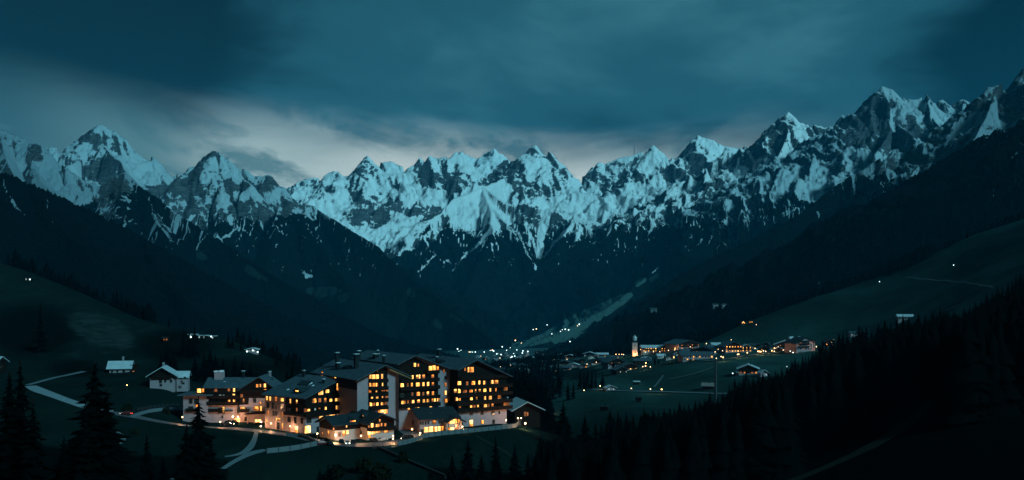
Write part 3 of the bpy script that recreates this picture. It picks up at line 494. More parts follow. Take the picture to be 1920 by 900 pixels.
def build_ground():
    M = MatB('meadow_grass')
    n1 = M.noise(0.02, 5, 0.6); n2 = M.noise(0.4, 4, 0.7); n3 = M.noise(0.05, 6, 0.65, st=(1, 0.35, 1), dist=1.5)
    g = M.mix(n1, (0.0025, 0.0095, 0.0085), (0.010, 0.021, 0.019)); g = M.mix(M.step(n3, 0.52, 0.64, 0, 0.7), g, (0.014, 0.026, 0.023))
    g = M.mix(M.math('MULTIPLY', n2, 0.5), g, (0.0022, 0.008, 0.007))
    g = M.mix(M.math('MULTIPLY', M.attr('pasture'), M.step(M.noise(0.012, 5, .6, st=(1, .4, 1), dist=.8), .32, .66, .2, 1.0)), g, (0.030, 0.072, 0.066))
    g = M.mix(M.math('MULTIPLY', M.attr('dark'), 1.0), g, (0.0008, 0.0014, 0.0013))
    g = M.mix(M.step(M.math('ADD', M.attr('scree'), M.math('SUBTRACT', M.noise(.09, 6, .7, dist=.6), 0.5)), 0.25, 0.5), g, (0.022, 0.034, 0.033))
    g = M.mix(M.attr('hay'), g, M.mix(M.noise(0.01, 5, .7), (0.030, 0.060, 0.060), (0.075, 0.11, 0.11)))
    M.set('Base Color', g).set('Roughness', 0.95); M.b.inputs['Specular IOR Level'].default_value = 0.0
    M.bump(M.noise(0.9, 6, .7), 0.8, 0.4)
    pxs = np.arange(-700, 2620.1, 5.0); Ys = np.exp(np.linspace(math.log(10), math.log(4200), 430))
    PX, Y = np.meshgrid(pxs, Ys); X = (PX - 960) / F * Y; Z = g_zpx(PX, Y); PYv = H0 - F * Z / Y
    far = np.clip((Y - 700) / 500, 0, 1)
    # woodland floor under the near forests
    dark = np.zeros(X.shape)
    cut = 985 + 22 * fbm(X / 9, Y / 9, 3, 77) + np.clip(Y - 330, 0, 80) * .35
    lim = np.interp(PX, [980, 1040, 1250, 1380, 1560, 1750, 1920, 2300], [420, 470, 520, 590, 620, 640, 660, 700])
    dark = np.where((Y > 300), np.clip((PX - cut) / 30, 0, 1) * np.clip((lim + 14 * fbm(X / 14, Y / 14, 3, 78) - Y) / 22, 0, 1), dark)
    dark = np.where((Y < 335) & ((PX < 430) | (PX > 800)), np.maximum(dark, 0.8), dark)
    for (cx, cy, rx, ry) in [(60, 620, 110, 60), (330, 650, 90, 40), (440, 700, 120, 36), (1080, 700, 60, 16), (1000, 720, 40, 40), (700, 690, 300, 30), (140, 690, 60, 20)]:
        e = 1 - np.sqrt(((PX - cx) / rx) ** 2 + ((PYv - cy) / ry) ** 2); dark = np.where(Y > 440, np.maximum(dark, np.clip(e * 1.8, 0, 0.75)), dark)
    scree = np.zeros(X.shape)
    e = 1 - np.sqrt(((PX - 190) / 90) ** 2 + ((PYv - 620 - (PX - 190) * .3) / 44) ** 2); scree = np.where((Y > 460) & (Y < 1000), np.clip(e, 0, .42), 0)
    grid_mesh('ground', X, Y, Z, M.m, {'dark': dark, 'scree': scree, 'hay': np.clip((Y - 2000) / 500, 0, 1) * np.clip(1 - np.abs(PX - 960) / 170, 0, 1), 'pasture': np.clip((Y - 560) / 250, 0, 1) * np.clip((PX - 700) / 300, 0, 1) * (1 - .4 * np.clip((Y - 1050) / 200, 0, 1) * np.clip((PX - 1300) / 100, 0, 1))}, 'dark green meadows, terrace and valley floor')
build_ground()
# ------------------------------------------------------------------ object materials
MT = {}
def simple(name, col, rough=0.8, metal=0.0, emit=None, estr=1.0, n=None, spec=0.3):
    M = MatB(name)
    if n:
        sc, c2 = n[0], n[1]; st = n[2] if len(n) > 2 else None
        M.set('Base Color', M.mix(M.noise(sc, 5, .65, st=st), col, c2))
    else: M.set('Base Color', col)
    M.set('Roughness', rough).set('Metallic', metal); M.b.inputs['Specular IOR Level'].default_value = spec
    if emit: M.set('Emission Color', emit); M.b.inputs['Emission Strength'].default_value = estr
    MT[name] = M.m; return M
simple('plaster', (0.20, 0.150, 0.160), .9, n=(0.6, (0.30, 0.225, 0.235)), spec=.1)
simple('cream_plaster', (0.30, 0.25, 0.23), .9, n=(0.6, (0.40, 0.33, 0.30)), spec=.1)
simple('timber', (0.004, 0.0023, 0.0018), .85, n=(1.2, (0.011, 0.006, 0.0042), (9, 9, .5)), spec=.1)
simple('light_timber', (0.16, 0.085, 0.04), .8, n=(1.0, (0.24, 0.13, 0.06), (.6, .6, 5)), spec=.1)
simple('roof_slate', (0.006, 0.018, 0.024), .85, n=(0.5, (0.075, 0.105, 0.125), (1, 1, 1)), spec=.15)
simple('dark_roof', (0.005, 0.011, 0.014), .9, n=(0.5, (0.024, 0.036, 0.042)), spec=.1)
simple('snowy_roof', (0.20, 0.23, 0.25), .9, n=(0.22, (0.50, 0.54, 0.57)), spec=.1)
simple('brown_roof', (0.12, 0.095, 0.090), .9, n=(0.5, (0.16, 0.13, 0.12)))
simple('snow_patch', (0.75, 0.78, 0.80), .9, n=(1.5, (0.5, 0.55, 0.6)), spec=.1)
simple('asphalt', (0.055, 0.055, 0.06), .6, n=(0.3, (0.11, 0.11, 0.12)), spec=.25)
simple('ride_grass', (0.010, 0.015, 0.013), .95, n=(0.7, (0.034, 0.040, 0.034)), spec=0)
simple('pale_road', (0.12, 0.15, 0.17), .9, n=(0.4, (0.24, 0.28, 0.30), (1, 1, 1)), spec=.05)
simple('gravel', (0.07, 0.09, 0.10), .9, n=(0.5, (0.15, 0.175, 0.19)), spec=.05)
simple('stone', (0.06, 0.07, 0.075), .9, n=(0.7, (0.13, 0.145, 0.15)), spec=.1)
simple('dark_stone', (0.02, 0.026, 0.028), .9, n=(0.7, (0.05, 0.06, 0.063)), spec=.1)
simple('metal', (0.05, 0.055, 0.06), .5, .6)
simple('chimney_metal', (0.010, 0.013, 0.015), .8, spec=.1)
simple('rubber', (0.012, 0.012, 0.012), .9)
simple('frame_wood', (0.10, 0.065, 0.04), .8)
simple('shutter_wood', (0.035, 0.028, 0.022), .8)
simple('copper_onion', (0.25, 0.28, 0.29), .5, .3, n=(0.6, (0.45, 0.48, 0.5)))
simple('bark', (0.012, 0.010, 0.009), .95, n=(3, (0.028, 0.023, 0.02)), spec=0)
simple('needles', (0.0006, 0.0013, 0.0013), .95, n=(1.4, (0.0022, 0.0036, 0.0033)), spec=0)
simple('shrub_leaves', (0.003, 0.005, 0.003), .95, n=(1.4, (0.012, 0.017, 0.008)), spec=0)
simple('glass', (0.010, 0.014, 0.018), .12, spec=.5)
simple('car_black', (0.012, 0.013, 0.015), .25, .3, spec=.6)
simple('car_silver', (0.30, 0.31, 0.33), .3, .5, spec=.6)
simple('car_red', (0.14, 0.02, 0.018), .3, .2, spec=.6)
simple('rock', (0.05, 0.055, 0.055), .95, n=(0.8, (0.11, 0.12, 0.12)), spec=0)
def glow(name, c1, c2, s1, s2, sc=1.3):
    M = MatB(name); M.set('Base Color', (0.02, 0.015, 0.01)).set('Roughness', .3)
    oi = M.N.new('ShaderNodeObjectInfo')
    n = M.noise(sc, 2, .5, st=(1, 1, .35)); f = M.step(n, .38, .62)
    M.set('Emission Color', M.mix(f, c1, c2))
    r = M.step(oi.outputs['Random'], 0, 1, .40, 1.4)
    M.L.new(M.math('MULTIPLY', M.step(f, 0, 1, s1, s2), r), M.b.inputs['Emission Strength']); MT[name] = M.m
# lit rooms: curtains and lamps make the light uneven
glow('room_bright', (1.0, 0.34, 0.045), (1.0, 0.58, 0.17), 1.3, 3.4)
glow('room_orange', (1.0, 0.20, 0.02), (1.0, 0.44, 0.08), .5, 2.6)
glow('room_dim', (0.9, 0.20, 0.04), (1.0, 0.34, 0.08), .12, .8)
glow('room_cool', (0.5, 0.75, 0.8), (0.8, 0.95, 0.95), .3, .9)
glow('hall_bright', (1.0, 0.42, 0.09), (1.0, 0.70, 0.26), 1.5, 4.2, .8)
def lampmat(name, c, s):
    M = MatB(name); M.set('Base Color', c); M.set('Emission Color', c); M.b.inputs['Emission Strength'].default_value = s; MT[name] = M.m
lampmat('lamp_warm', (1.0, 0.62, 0.30), 6); lampmat('lamp_amber', (1.0, 0.50, 0.16), 4.0)
lampmat('lamp_far_white', (0.70, 0.92, 0.90), 2.6); lampmat('lamp_far_warm', (1.0, 0.66, 0.36), 3.4); lampmat('headlight', (1.0, 0.88, 0.72), 9)
lampmat('taillight', (1.0, 0.05, 0.02), 5)
LIT = {0: 'glass', 1: 'room_dim', 2: 'room_orange', 3: 'room_bright', 4: 'room_cool', 5: 'hall_bright'}

# ------------------------------------------------------------------ mesh collector
class MB:
    def __init__(s): s.v = []; s.f = []
    def poly(s, pts): n = len(s.v); s.v += [tuple(p) for p in pts]; s.f.append(tuple(range(n, n + len(pts)))); return s
    def box(s, x0, x1, y0, y1, z0, z1):
        n = len(s.v); s.v += [(x, y, z) for z in (z0, z1) for y in (y0, y1) for x in (x0, x1)]
        s.f += [tuple(n + k for k in q) for q in ((0, 2, 3, 1), (4, 5, 7, 6), (0, 1, 5, 4), (2, 6, 7, 3), (0, 4, 6, 2), (1, 3, 7, 5))]; return s
    def prism(s, poly, axis, a, b):
        """extrude a 2-D outline: axis 'y' outline is (x,z); axis 'x' outline is (y,z); axis 'z' outline is (x,y)"""
        def p(q, t): return (q[0], t, q[1]) if axis == 'y' else (t, q[0], q[1]) if axis == 'x' else (q[0], q[1], t)
        n = len(s.v); k = len(poly); s.v += [p(q, a) for q in poly] + [p(q, b) for q in poly]
        s.f.append(tuple(range(n, n + k))); s.f.append(tuple(range(n + 2 * k - 1, n + k - 1, -1)))
        for i in range(k): j = (i + 1) % k; s.f.append((n + i, n + k + i, n + k + j, n + j))
        return s
    def tube(s, pts, radii, sides=6, cap=True):
        n0 = len(s.v); pts = [Vector(p) for p in pts]
        for i, p in enumerate(pts):
            d = (pts[min(i + 1, len(pts) - 1)] - pts[max(i - 1, 0)]).normalized()
            a = d.orthogonal().normalized() if i == 0 else (a - d * a.dot(d)).normalized()
            b = d.cross(a)
            for k in range(sides):
                t = 2 * math.pi * k / sides; s.v.append(tuple(p + (a * math.cos(t) + b * math.sin(t)) * radii[i]))
        for i in range(len(pts) - 1):
            for k in range(sides):
                q = (k + 1) % sides; s.f.append((n0 + i * sides + k, n0 + i * sides + q, n0 + (i + 1) * sides + q, n0 + (i + 1) * sides + k))
        if cap: s.f.append(tuple(n0 + k for k in reversed(range(sides)))); s.f.append(tuple(n0 + (len(pts) - 1) * sides + k for k in range(sides)))
        return s
    def lathe(s, prof, cx=0, cy=0, sides=12):
        n0 = len(s.v)
        for r, z in prof:
            for k in range(sides): t = 2 * math.pi * k / sides; s.v.append((cx + r * math.cos(t), cy + r * math.sin(t), z))
        for i in range(len(prof) - 1):
            for k in range(sides):
                q = (k + 1) % sides; s.f.append((n0 + i * sides + k, n0 + i * sides + q, n0 + (i + 1) * sides + q, n0 + (i + 1) * sides + k))
        return s
    def mesh(s, name, mat, smooth=False):
        me = bpy.data.meshes.new(name); me.from_pydata(s.v, [], s.f); me.validate(); bm = bmesh.new(); bm.from_mesh(me)
        bmesh.ops.recalc_face_normals(bm, faces=bm.faces[:]); bm.to_mesh(me); bm.free()
        me.materials.append(MT[mat] if isinstance(mat, str) else mat)
        if smooth: me.polygons.foreach_set('use_smooth', [True] * len(me.polygons))
        return me
    def build(s, name, mat, parent=None, smooth=False, loc=None, rz=None):
        o = bpy.data.objects.new(name, s.mesh(name, mat, smooth)); link(o, parent)
        if loc is not None: o.location = loc
        if rz is not None: o.rotation_euler = (0, 0, rz)
        return o

_wc = {}; _wr = random.Random(77)
def window_meshes(w, h, lit, arch=False):
    w = max(.5, round(w * 5) / 5); h = max(.5, round(h * 5) / 5); var = _wr.choice((0, 0, 1, 2, 3)) if lit in (2, 3, 5) and w < 2.6 else 0; key = (w, h, lit, var)
    if key not in _wc:
        f = MB(); t = 0.10
        f.box(-w / 2 - t, -w / 2, -.09, .02, -t, h + t).box(w / 2, w / 2 + t, -.09, .02, -t, h + t).box(-w / 2, w / 2, -.09, .02, h, h + t).box(-w / 2 - .08, w / 2 + .08, -.16, .02, -t - .05, -.003)
        n = max(1, int(w / 0.75))
        for k in range(1, n): x = -w / 2 + w * k / n; f.box(x - .035, x + .035, -.07, .0, 0, h)
        if h > 1.1: f.box(-w / 2, w / 2, -.065, .0, h * .68, h * .68 + .05)
        if var == 0: pm = MB().box(-w / 2, w / 2, -.03, .012, 0, h).mesh('pane', LIT[lit])
        else:                                                   # a curtain drawn over one side, or a blind half down
            sp = {1: w * .05, 2: -w * .1}.get(var, 0)
            b = MB().box(-w / 2, sp, -.03, .012, 0, h).box(sp, w / 2, -.03, .012, 0, h) if var < 3 else MB().box(-w / 2, w / 2, -.03, .012, h * .45, h).box(-w / 2, w / 2, -.03, .012, 0, h * .45)
            pm = b.mesh('pane', LIT[lit]); pm.materials.append(MT[{3: 'room_dim', 2: 'room_dim', 5: 'room_orange'}[lit]])
            for fc in pm.polygons:
                if (fc.center.x > sp if var == 1 else fc.center.x < sp if var == 2 else fc.center.z < h * .45): fc.material_index = 1
        _wc[key] = (f.mesh('window', 'frame_wood'), pm)
    return _wc[key]

class House:
    """a building in its own frame: x along the front, y to the back, z up from the ground; the front-left corner is the origin"""
    def __init__(s, name, label, cat, o, deg, group=None, kind=None):
        s.o = Vector(o); s.t = math.radians(deg); s.root = empty(name, s.o, s.t, label=label, cat=cat, group=group, kind=kind)
        s.u = Vector((math.cos(s.t), math.sin(s.t), 0)); s.n = Vector((-math.sin(s.t), math.cos(s.t), 0))
    def ray(s, px, py, face='F', off=0.0):
        d = Vector(((px - 960) / F, 1, (H0 - py) / F))
        nn, q = (s.n, s.o + s.n * off) if face == 'F' else (s.u, s.o + s.u * off)
        t = q.dot(nn) / d.dot(nn); h = d * t - s.o
        return h.dot(s.u), h.dot(s.n), h.z, t
    def wall(s, poly, axis, a, b, mat='plaster', name='wall'): return MB().prism(poly, axis, a, b).build(name, mat, s.root)
    def box(s, x0, x1, y0, y1, z0, z1, mat='plaster', name='wall'): return MB().box(x0, x1, y0, y1, z0, z1).build(name, mat, s.root)
    def gable(s, w, d, hl, a, ha, hr, y0=0.0, x0=0.0, wallmat='plaster', roofmat='roof_slate', ov=1.2, ovf=1.5, ovb=.6, base=-3.0, ovr=None, th=.32):
        """gable towards the front, ridge running back"""
        s.wall([(x0, base), (x0 + w, base), (x0 + w, hr), (x0 + a, ha), (x0, hl)], 'y', y0, y0 + d, wallmat)
        sl = (ha - hl) / a; sr = (ha - hr) / (w - a); ovr = ov if ovr is None else ovr; g = .06
        r = MB()
        r.prism([(x0 - ov, hl - sl * ov + g), (x0 + a, ha + g), (x0 + a, ha + g + th), (x0 - ov, hl - sl * ov + g + th)], 'y', y0 - ovf, y0 + d + ovb)
        r.prism([(x0 + a, ha + g), (x0 + w + ovr, hr - sr * ovr + g), (x0 + w + ovr, hr - sr * ovr + g + th), (x0 + a, ha + g + th)], 'y', y0 - ovf, y0 + d + ovb)
        ro = r.build('roof', roofmat, s.root)
        f = MB(); k = .45                                                        # barge boards under the verge
        f.prism([(x0 - ov, hl - sl * ov - k + g), (x0 + a, ha - k + g), (x0 + a, ha + g - .003), (x0 - ov, hl - sl * ov + g - .003)], 'y', y0 - ovf + .05, y0 - ovf + .17)
        f.prism([(x0 + a, ha - k + g), (x0 + w + ovr, hr - sr * ovr - k + g), (x0 + w + ovr, hr - sr * ovr + g - .003), (x0 + a, ha + g - .003)], 'y', y0 - ovf + .05, y0 - ovf + .17)
        f.build('barge_board', 'timber', s.root)
        return ro
    def longroof(s, w, d, h, hr, y0=0.0, x0=0.0, wallmat='plaster', roofmat='roof_slate', ov=1.0, ovs=1.2, base=-3.0, th=.32, ry=None):
        """ridge running along the front"""
        ry = d / 2 if ry is None else ry
        s.wall([(y0, base), (y0 + d, base), (y0 + d, h), (y0 + ry, hr), (y0, h)], 'x', x0, x0 + w, wallmat)
        k = (hr - h) / ry; k2 = (hr - h) / (d - ry); g = .06; r = MB()
        r.prism([(y0 - ov, h - k * ov + g), (y0 + ry, hr + g), (y0 + ry, hr + g + th), (y0 - ov, h - k * ov + g + th)], 'x', x0 - ovs, x0 + w + ovs)
        r.prism([(y0 + ry, hr + g), (y0 + d + ov, h - k2 * ov + g), (y0 + d + ov, h - k2 * ov + g + th), (y0 + ry, hr + g + th)], 'x', x0 - ovs, x0 + w + ovs)
        return r.build('roof', roofmat, s.root)
    def clad(s, poly, face='F', at=0.0, mat='timber', name='timber_cladding'):
        m = MB()
        if face == 'F': m.prism(poly, 'y', at - .12, at + .002)
        else: m.prism(poly, 'x', at - .12, at + .002)
        return m.build(name, mat, s.root)
    def win(s, lst, Z, face='F', at=0.0, proud=0.12, name='window'):
        """lst of (x, y, w, h, lit): centre and size read off the photograph, laid on the wall it belongs to"""
        ox, oy, k = Z
        for q in lst:
            x, y, w, h, lit = q[:5]
            u, v, z, t = s.ray(ox + x / k, oy + y / k, face, at)
            a = s.t if face == 'F' else s.t + math.pi / 2
            wm = (w / k) * t / F / max(.35, abs(math.cos(a)) + 0.02 if face == 'F' else abs(math.cos(a)) * 1.0 + .05); hm = (h / k) * t / F 
            s.put(u if face == 'F' else v, z - hm / 2, wm, hm, lit, face, at, proud, name)
    def put(s, p, z, w, h, lit, face='F', at=0.0, proud=0.12, name='window'):
        fm, pm = window_meshes(w, h, lit)
        o = bpy.data.objects.new(name, fm); link(o, s.root)
        if face == 'F': o.location = (p, at - proud, z)
        elif face == 'S': o.location = (at - proud, p, z); o.rotation_euler = (0, 0, -math.pi / 2)
        elif face == 'R': o.location = (at + proud, p, z); o.rotation_euler = (0, 0, math.pi / 2)
        c = bpy.data.objects.new('pane', pm); link(c, o)
        return o
    def balcony(s, a, b, z, depth=1.3, face='F', at=0.0, rail=1.0):
        m = MB(); r = MB(); t = .07
        if face == 'F':
            m.box(a, b, at - depth, at - .005, z - .16, z)
            r.box(a, b, at - depth - t, at - depth, z - .45, z + rail).box(a, a + t, at - depth, at - .12, z + .005, z + rail).box(b - t, b, at - depth, at - .12, z + .005, z + rail)
            r.box(a - .05, b + .05, at - depth - t - .06, at - depth + .06, z + rail + .003, z + rail + .07)
        else:
            m.box(at - depth, at - .005, a, b, z - .16, z)
            r.box(at - depth - t, at - depth, a, b, z - .22, z + rail).box(at - depth, at - .12, a, a + t, z + .005, z + rail).box(at - depth, at - .12, b - t, b, z + .005, z + rail)
            r.box(at - depth - t - .06, at - depth + .06, a - .05, b + .05, z + rail + .003, z + rail + .07)
        o = m.build('balcony', 'timber', s.root); r.build('railing', 'timber', o); return o
    def chimney(s, x, y, z0, z1, w=1.0, mat='chimney_metal', cap='snow_patch'):
        o = MB().box(x - w / 2, x + w / 2, y - w / 2, y + w / 2, z0, z1).box(x - w * .62, x + w * .62, y - w * .62, y + w * .62, z1 - .5, z1 - .25).build('chimney', mat, s.root)
        MB().box(x - w * .7, x + w * .7, y - w * .7, y + w * .7, z1 + .3, z1 + .42).box(x - w * .4, x - w * .3, y - w * .3, y + w * .3, z1 - .003, z1 + .3).box(x + w * .3, x + w * .4, y - w * .3, y + w * .3, z1 - .003, z1 + .3).build('cap', cap, o)
    def dormer(s, x, y, z, w, h, d, lit, gable_mat='timber', roofmat='dark_roof', face='F'):
        """small gabled dormer; its front at (x, y), z its foot"""
        sg = 1
        if face == 'F': m = MB().prism([(x - w / 2, z), (x + w / 2, z), (x + w / 2, z + h), (x, z + h + w * .3), (x - w / 2, z + h)], 'y', y, y + d)
        else: m = MB().prism([(x - w / 2, z), (x + w / 2, z), (x + w / 2, z + h), (x, z + h + w * .3), (x - w / 2, z + h)], 'x', y, y + d)
        o = m.build('dormer', gable_mat, s.root); r = MB(); e = .5; k = .6; ax = 'y' if face == 'F' else 'x'
        r.prism([(x - w / 2 - e, z + h - e * k + .03), (x, z + h + w * .3 + .03), (x, z + h + w * .3 + .25), (x - w / 2 - e, z + h - e * k + .25)], ax, y - e, y + d)
        r.prism([(x, z + h + w * .3 + .03), (x + w / 2 + e, z + h - e * k + .03), (x + w / 2 + e, z + h - e * k + .25), (x, z + h + w * .3 + .25)], ax, y - e, y + d)
        r.build('dormer_roof', roofmat, o)
        if lit is not None: s.put(x, z + .5, w * .5, min(1.2, h * .8), lit, 'F' if face == 'F' else 'S', y, .02)

ZA = (330, 690, 6.921); ZBB = (490, 690, 6.0); ZC = (590, 650, 6.921); ZG = (590, 750, 9.0); ZE = (740, 650, 6.922); ZF = (740, 740, 6.621)
T0 = -57.5

# ------------------------------------------------------------------ hotel, east block (right end, tall timber gable)
E = House('hotel_block', 'tallest dark timber gabled hotel block at the right end, white ground storeys', 'hotel', (-22.1, 416.2, T0), 35, 'blocks of the hotel')
E.gable(24.2, 44, 24.2, 7.8, 27.6, 20.45, ov=1.3, ovf=2.2, ovr=1.6)
E.clad([(-.1, 7.0), (24.3, 7.0), (24.3, 20.3), (7.8, 27.4), (-.1, 24.0)], 'F', -.003)
E.clad([(0, 7.0), (6.3, 7.0), (6.3, 24.0), (0, 24.0)], 'S', -.003, 'timber')
E.win([(915, 290, 22, 40, 2), (963, 298, 34, 62, 3), (1003, 298, 40, 62, 2), (838, 473, 40, 44, 3), (940, 476, 24, 44, 1), (1020, 470, 40, 44, 2), (1098, 466, 20, 42, 3), (1165, 464, 30, 46, 3), (1262, 456, 36, 46, 3), (1318, 456, 44, 46, 2),
       (786, 574, 30, 44, 3), (838, 574, 34, 50, 3), (910, 572, 50, 44, 1), (990, 567, 44, 46, 2), (1050, 568, 16, 46, 3), (1103, 562, 26, 44, 3), (1168, 560, 36, 48, 3), (1244, 557, 24, 46, 3), (1313, 557, 18, 40, 2),
       (804, 676, 36, 46, 3), (846, 676, 18, 44, 2), (995, 668, 32, 46, 3), (1064, 665, 18, 44, 2), (1170, 664, 28, 46, 3), (1240, 660, 34, 46, 3), (1358, 652, 40, 46, 2),
       (846, 770, 26, 42, 1), (996, 766, 30, 44, 3), (1035, 766, 26, 42, 1), (1080, 762, 20, 42, 3), (1176, 760, 34, 46, 3), (1216, 760, 24, 42, 1), (1268, 754, 24, 40, 2), (1440, 546, 44, 40, 1), (1436, 744, 46, 36, 2), (1474, 744, 26, 36, 1)], ZE, 'F', -.125, .005)
E.win([(950, 232, 34, 40, 0), (1085, 226, 34, 42, 0), (1220, 228, 34, 42, 0), (1298, 220, 14, 30, 0), (950, 358, 40, 92, 5), (1086, 336, 34, 44, 2), (1228, 336, 30, 46, 0)], ZF, 'F', 0, .01)
for z in (20.0, 16.0, 12.8, 9.5, 6.7): E.balcony(-1.2 if z < 15 else 0.6, 24.4 if z > 18 else 26.4, z, 1.4)
for z in (12.9, 9.7): E.balcony(-1.2, 6.0, z, 1.2, 'S')
E.chimney(6.5, 26, 26.0, 30.6, 1.2); E.dormer(3.2, 17, 24.8, 2.2, 1.2, 4, None); E.chimney(3, 22, 25, 27.6, .8)

# ------------------------------------------------------------------ hotel, middle block with the white stair tower
D = House('hotel_block', 'hotel block of long dark balconies beside a tall white stair tower with small windows', 'hotel', (-45.5, 407.7, T0), 35, 'blocks of the hotel')
D.gable(24.1, 40, 27.2, 6.6, 30.0, 23.5, ov=1.5, ovf=2.0, ovr=.3)
D.clad([(-.1, 9.0), (18.3, 9.0), (18.3, 23.5), (6.6, 29.7), (-.1, 27.0)], 'F', -.003)
D.win([(262, 235, 26, 46, 3), (306, 240, 12, 30, 2), (462, 280, 36, 60, 3), (508, 278, 40, 60, 3), (556, 284, 26, 50, 2), (232, 395, 22, 44, 3), (292, 390, 28, 44, 3), (318, 388, 20, 44, 3), (374, 388, 30, 42, 2), (492, 382, 34, 40, 2),
       (96, 498, 40, 46, 3), (168, 494, 20, 46, 1), (222, 490, 24, 44, 2), (288, 490, 22, 46, 3), (316, 488, 20, 46, 3), (372, 486, 24, 46, 3), (432, 486, 26, 50, 3), (494, 484, 26, 46, 2), (124, 556, 16, 24, 2),
       (228, 614, 22, 40, 1), (304, 612, 36, 44, 2), (370, 610, 20, 40, 1), (430, 606, 26, 46, 3), (495, 604, 28, 44, 2), (96, 628, 30, 40, 0),
       (112, 718, 46, 46, 3), (172, 714, 20, 40, 1), (232, 708, 38, 44, 3), (308, 704, 34, 44, 3), (378, 700, 28, 44, 3), (432, 696, 30, 44, 3), (490, 692, 20, 40, 2), (520, 690, 22, 40, 3), (552, 688, 24, 40, 3), (574, 686, 18, 38, 2)], ZE, 'F', -.125, .005)
D.win([(182, 800, 26, 34, 5), (222, 796, 30, 34, 5), (262, 794, 30, 34, 5), (306, 790, 34, 34, 5), (466, 782, 34, 50, 5), (638, 320, 18, 44, 1), (660, 400, 26, 36, 0), (660, 492, 28, 44, 1), (656, 598, 34, 50, 3), (662, 700, 36, 44, 2)], ZE, 'F', 0, .01)
D.balcony(12.0, 18.2, 22.8, 1.5)
for z, b in ((19.6, 18.2), (16.5, 18.4), (12.6, 18.5), (9.5, 18.7)): D.balcony(.2, b, z, 1.5)
D.chimney(-1.5, 10, 23, 29.6, .9); D.chimney(2, 22, 26, 31.0, .7)

# ------------------------------------------------------------------ hotel, block between two blank white piers
C_ = House('hotel_block', 'hotel block with two tall blank white piers flanking five rows of lit balconies', 'hotel', (-61.0, 399.4, T0), 35, 'blocks of the hotel')
C_.gable(18.5, 42, 21.6, 11.3, 26.6, 23.4, ov=1.3, ovf=2.6, ovr=4.8)
C_.clad([(4.9, 9.2), (13.3, 9.2), (13.3, 25.4), (11.3, 26.2), (4.9, 23.2)], 'F', -.003)
C_.clad([(0, 17.2), (42, 17.2), (42, 21.4), (0, 21.4)], 'S', -.003)
C_.clad([(-1.2, 21.0), (4.9, 23.6), (4.9, 23.0), (-1.2, 20.4)], 'F', -.8, 'light_timber', 'eave_board')
C_.clad([(13.3, 25.2), (23.0, 21.2), (23.0, 20.6), (13.3, 24.6)], 'F', -2.3, 'light_timber', 'eave_board')
C_.win([(806, 302, 26, 30, 3), (716, 388, 34, 52, 3), (762, 390, 38, 52, 3), (810, 388, 40, 54, 3), (874, 386, 24, 56, 3), (716, 494, 32, 44, 3), (766, 492, 34, 44, 2), (806, 490, 26, 46, 3), (878, 488, 18, 42, 3), (716, 574, 34, 38, 2), (804, 568, 22, 42, 3), (880, 558, 28, 36, 2), (904, 557, 20, 40, 2), (938, 556, 22, 40, 1),
         (740, 652, 30, 38, 3), (810, 648, 26, 46, 3), (876, 642, 22, 42, 3), (930, 640, 34, 40, 1), (730, 745, 26, 46, 3), (770, 744, 24, 40, 1), (812, 740, 26, 46, 3), (876, 734, 30, 44, 3), (920, 730, 26, 40, 1)], ZC, 'F', -.125, .005)
C_.win([(98, 354, 40, 48, 2), (146, 360, 18, 34, 1), (230, 385, 30, 40, 3), (268, 388, 34, 36, 3)], ZC, 'S', -.125, .005)
C_.win([(860, 828, 60, 50, 5), (920, 838, 44, 56, 5)], ZC, 'F', 0, .01)
for z in (20.2, 17.2, 14.8, 12.4, 9.4): C_.balcony(5.0, 13.1, z, 1.5)
C_.chimney(5.5, 30, 23, 30.0, 1.3); C_.chimney(6.5, 14, 23, 30.2, 1.6); C_.chimney(4.0, 26, 22, 26, 1.3); C_.chimney(18.5, 20, 22, 29.5, 1.8); C_.chimney(15.6, 30, 24, 30.4, 1.2)
C_.dormer(6.5, 18.5, 23.6, 2.6, 1.0, 5, None, 'timber', 'roof_slate')

# ------------------------------------------------------------------ hotel, west gable with the broad slate roof
B_ = House('hotel_block', 'broad slate roofed hotel block, white windowed side, timber gable of small lit windows', 'hotel', (-81.7, 400.0, T0), 53, 'blocks of the hotel')
B_.gable(32.0, 24.2, 14.3, 19.0, 20.6, 16.3, ov=1.6, ovf=1.8, ovb=.8)
B_.clad([(-.1, 6.9), (32, 6.9), (32, 16.0), (19.0, 20.3), (-.1, 14.1)], 'F', -.003)
B_.clad([(0, 6.9), (11.5, 6.9), (11.5, 14.1), (0, 14.1)], 'S', -.003)
B_.win([(595, 368, 34, 44, 2), (655, 362, 26, 40, 1), (718, 362, 22, 42, 2), (780, 354, 24, 44, 3), (840, 350, 20, 44, 3), (930, 336, 40, 42, 3), (970, 334, 26, 44, 1), (1012, 330, 38, 50, 3), (668, 278, 42, 44, 3), (742, 260, 32, 36, 3), (860, 190, 22, 34, 3), (892, 190, 16, 34, 3), (878, 228, 52, 36, 2), (930, 238, 34, 26, 1), (1030, 216, 18, 34, 2), (968, 160, 16, 18, 1),
       (498, 470, 30, 44, 1), (530, 466, 24, 38, 3), (604, 460, 14, 28, 4), (652, 450, 16, 18, 1), (720, 450, 20, 34, 3), (842, 444, 16, 40, 3), (880, 440, 12, 40, 0), (940, 434, 36, 44, 1), (1036, 420, 14, 46, 3), (1070, 420, 34, 54, 3)], ZBB, 'F', -.125, .005)
B_.win([(672, 560, 40, 52, 5), (730, 552, 38, 52, 5), (782, 546, 38, 50, 5), (812, 544, 20, 50, 2), (872, 530, 36, 50, 5), (912, 526, 24, 48, 2), (938, 520, 24, 44, 5), (534, 588, 44, 54, 0), (520, 690, 52, 80, 5), (634, 690, 22, 64, 0)], ZBB, 'F', 0, .01)
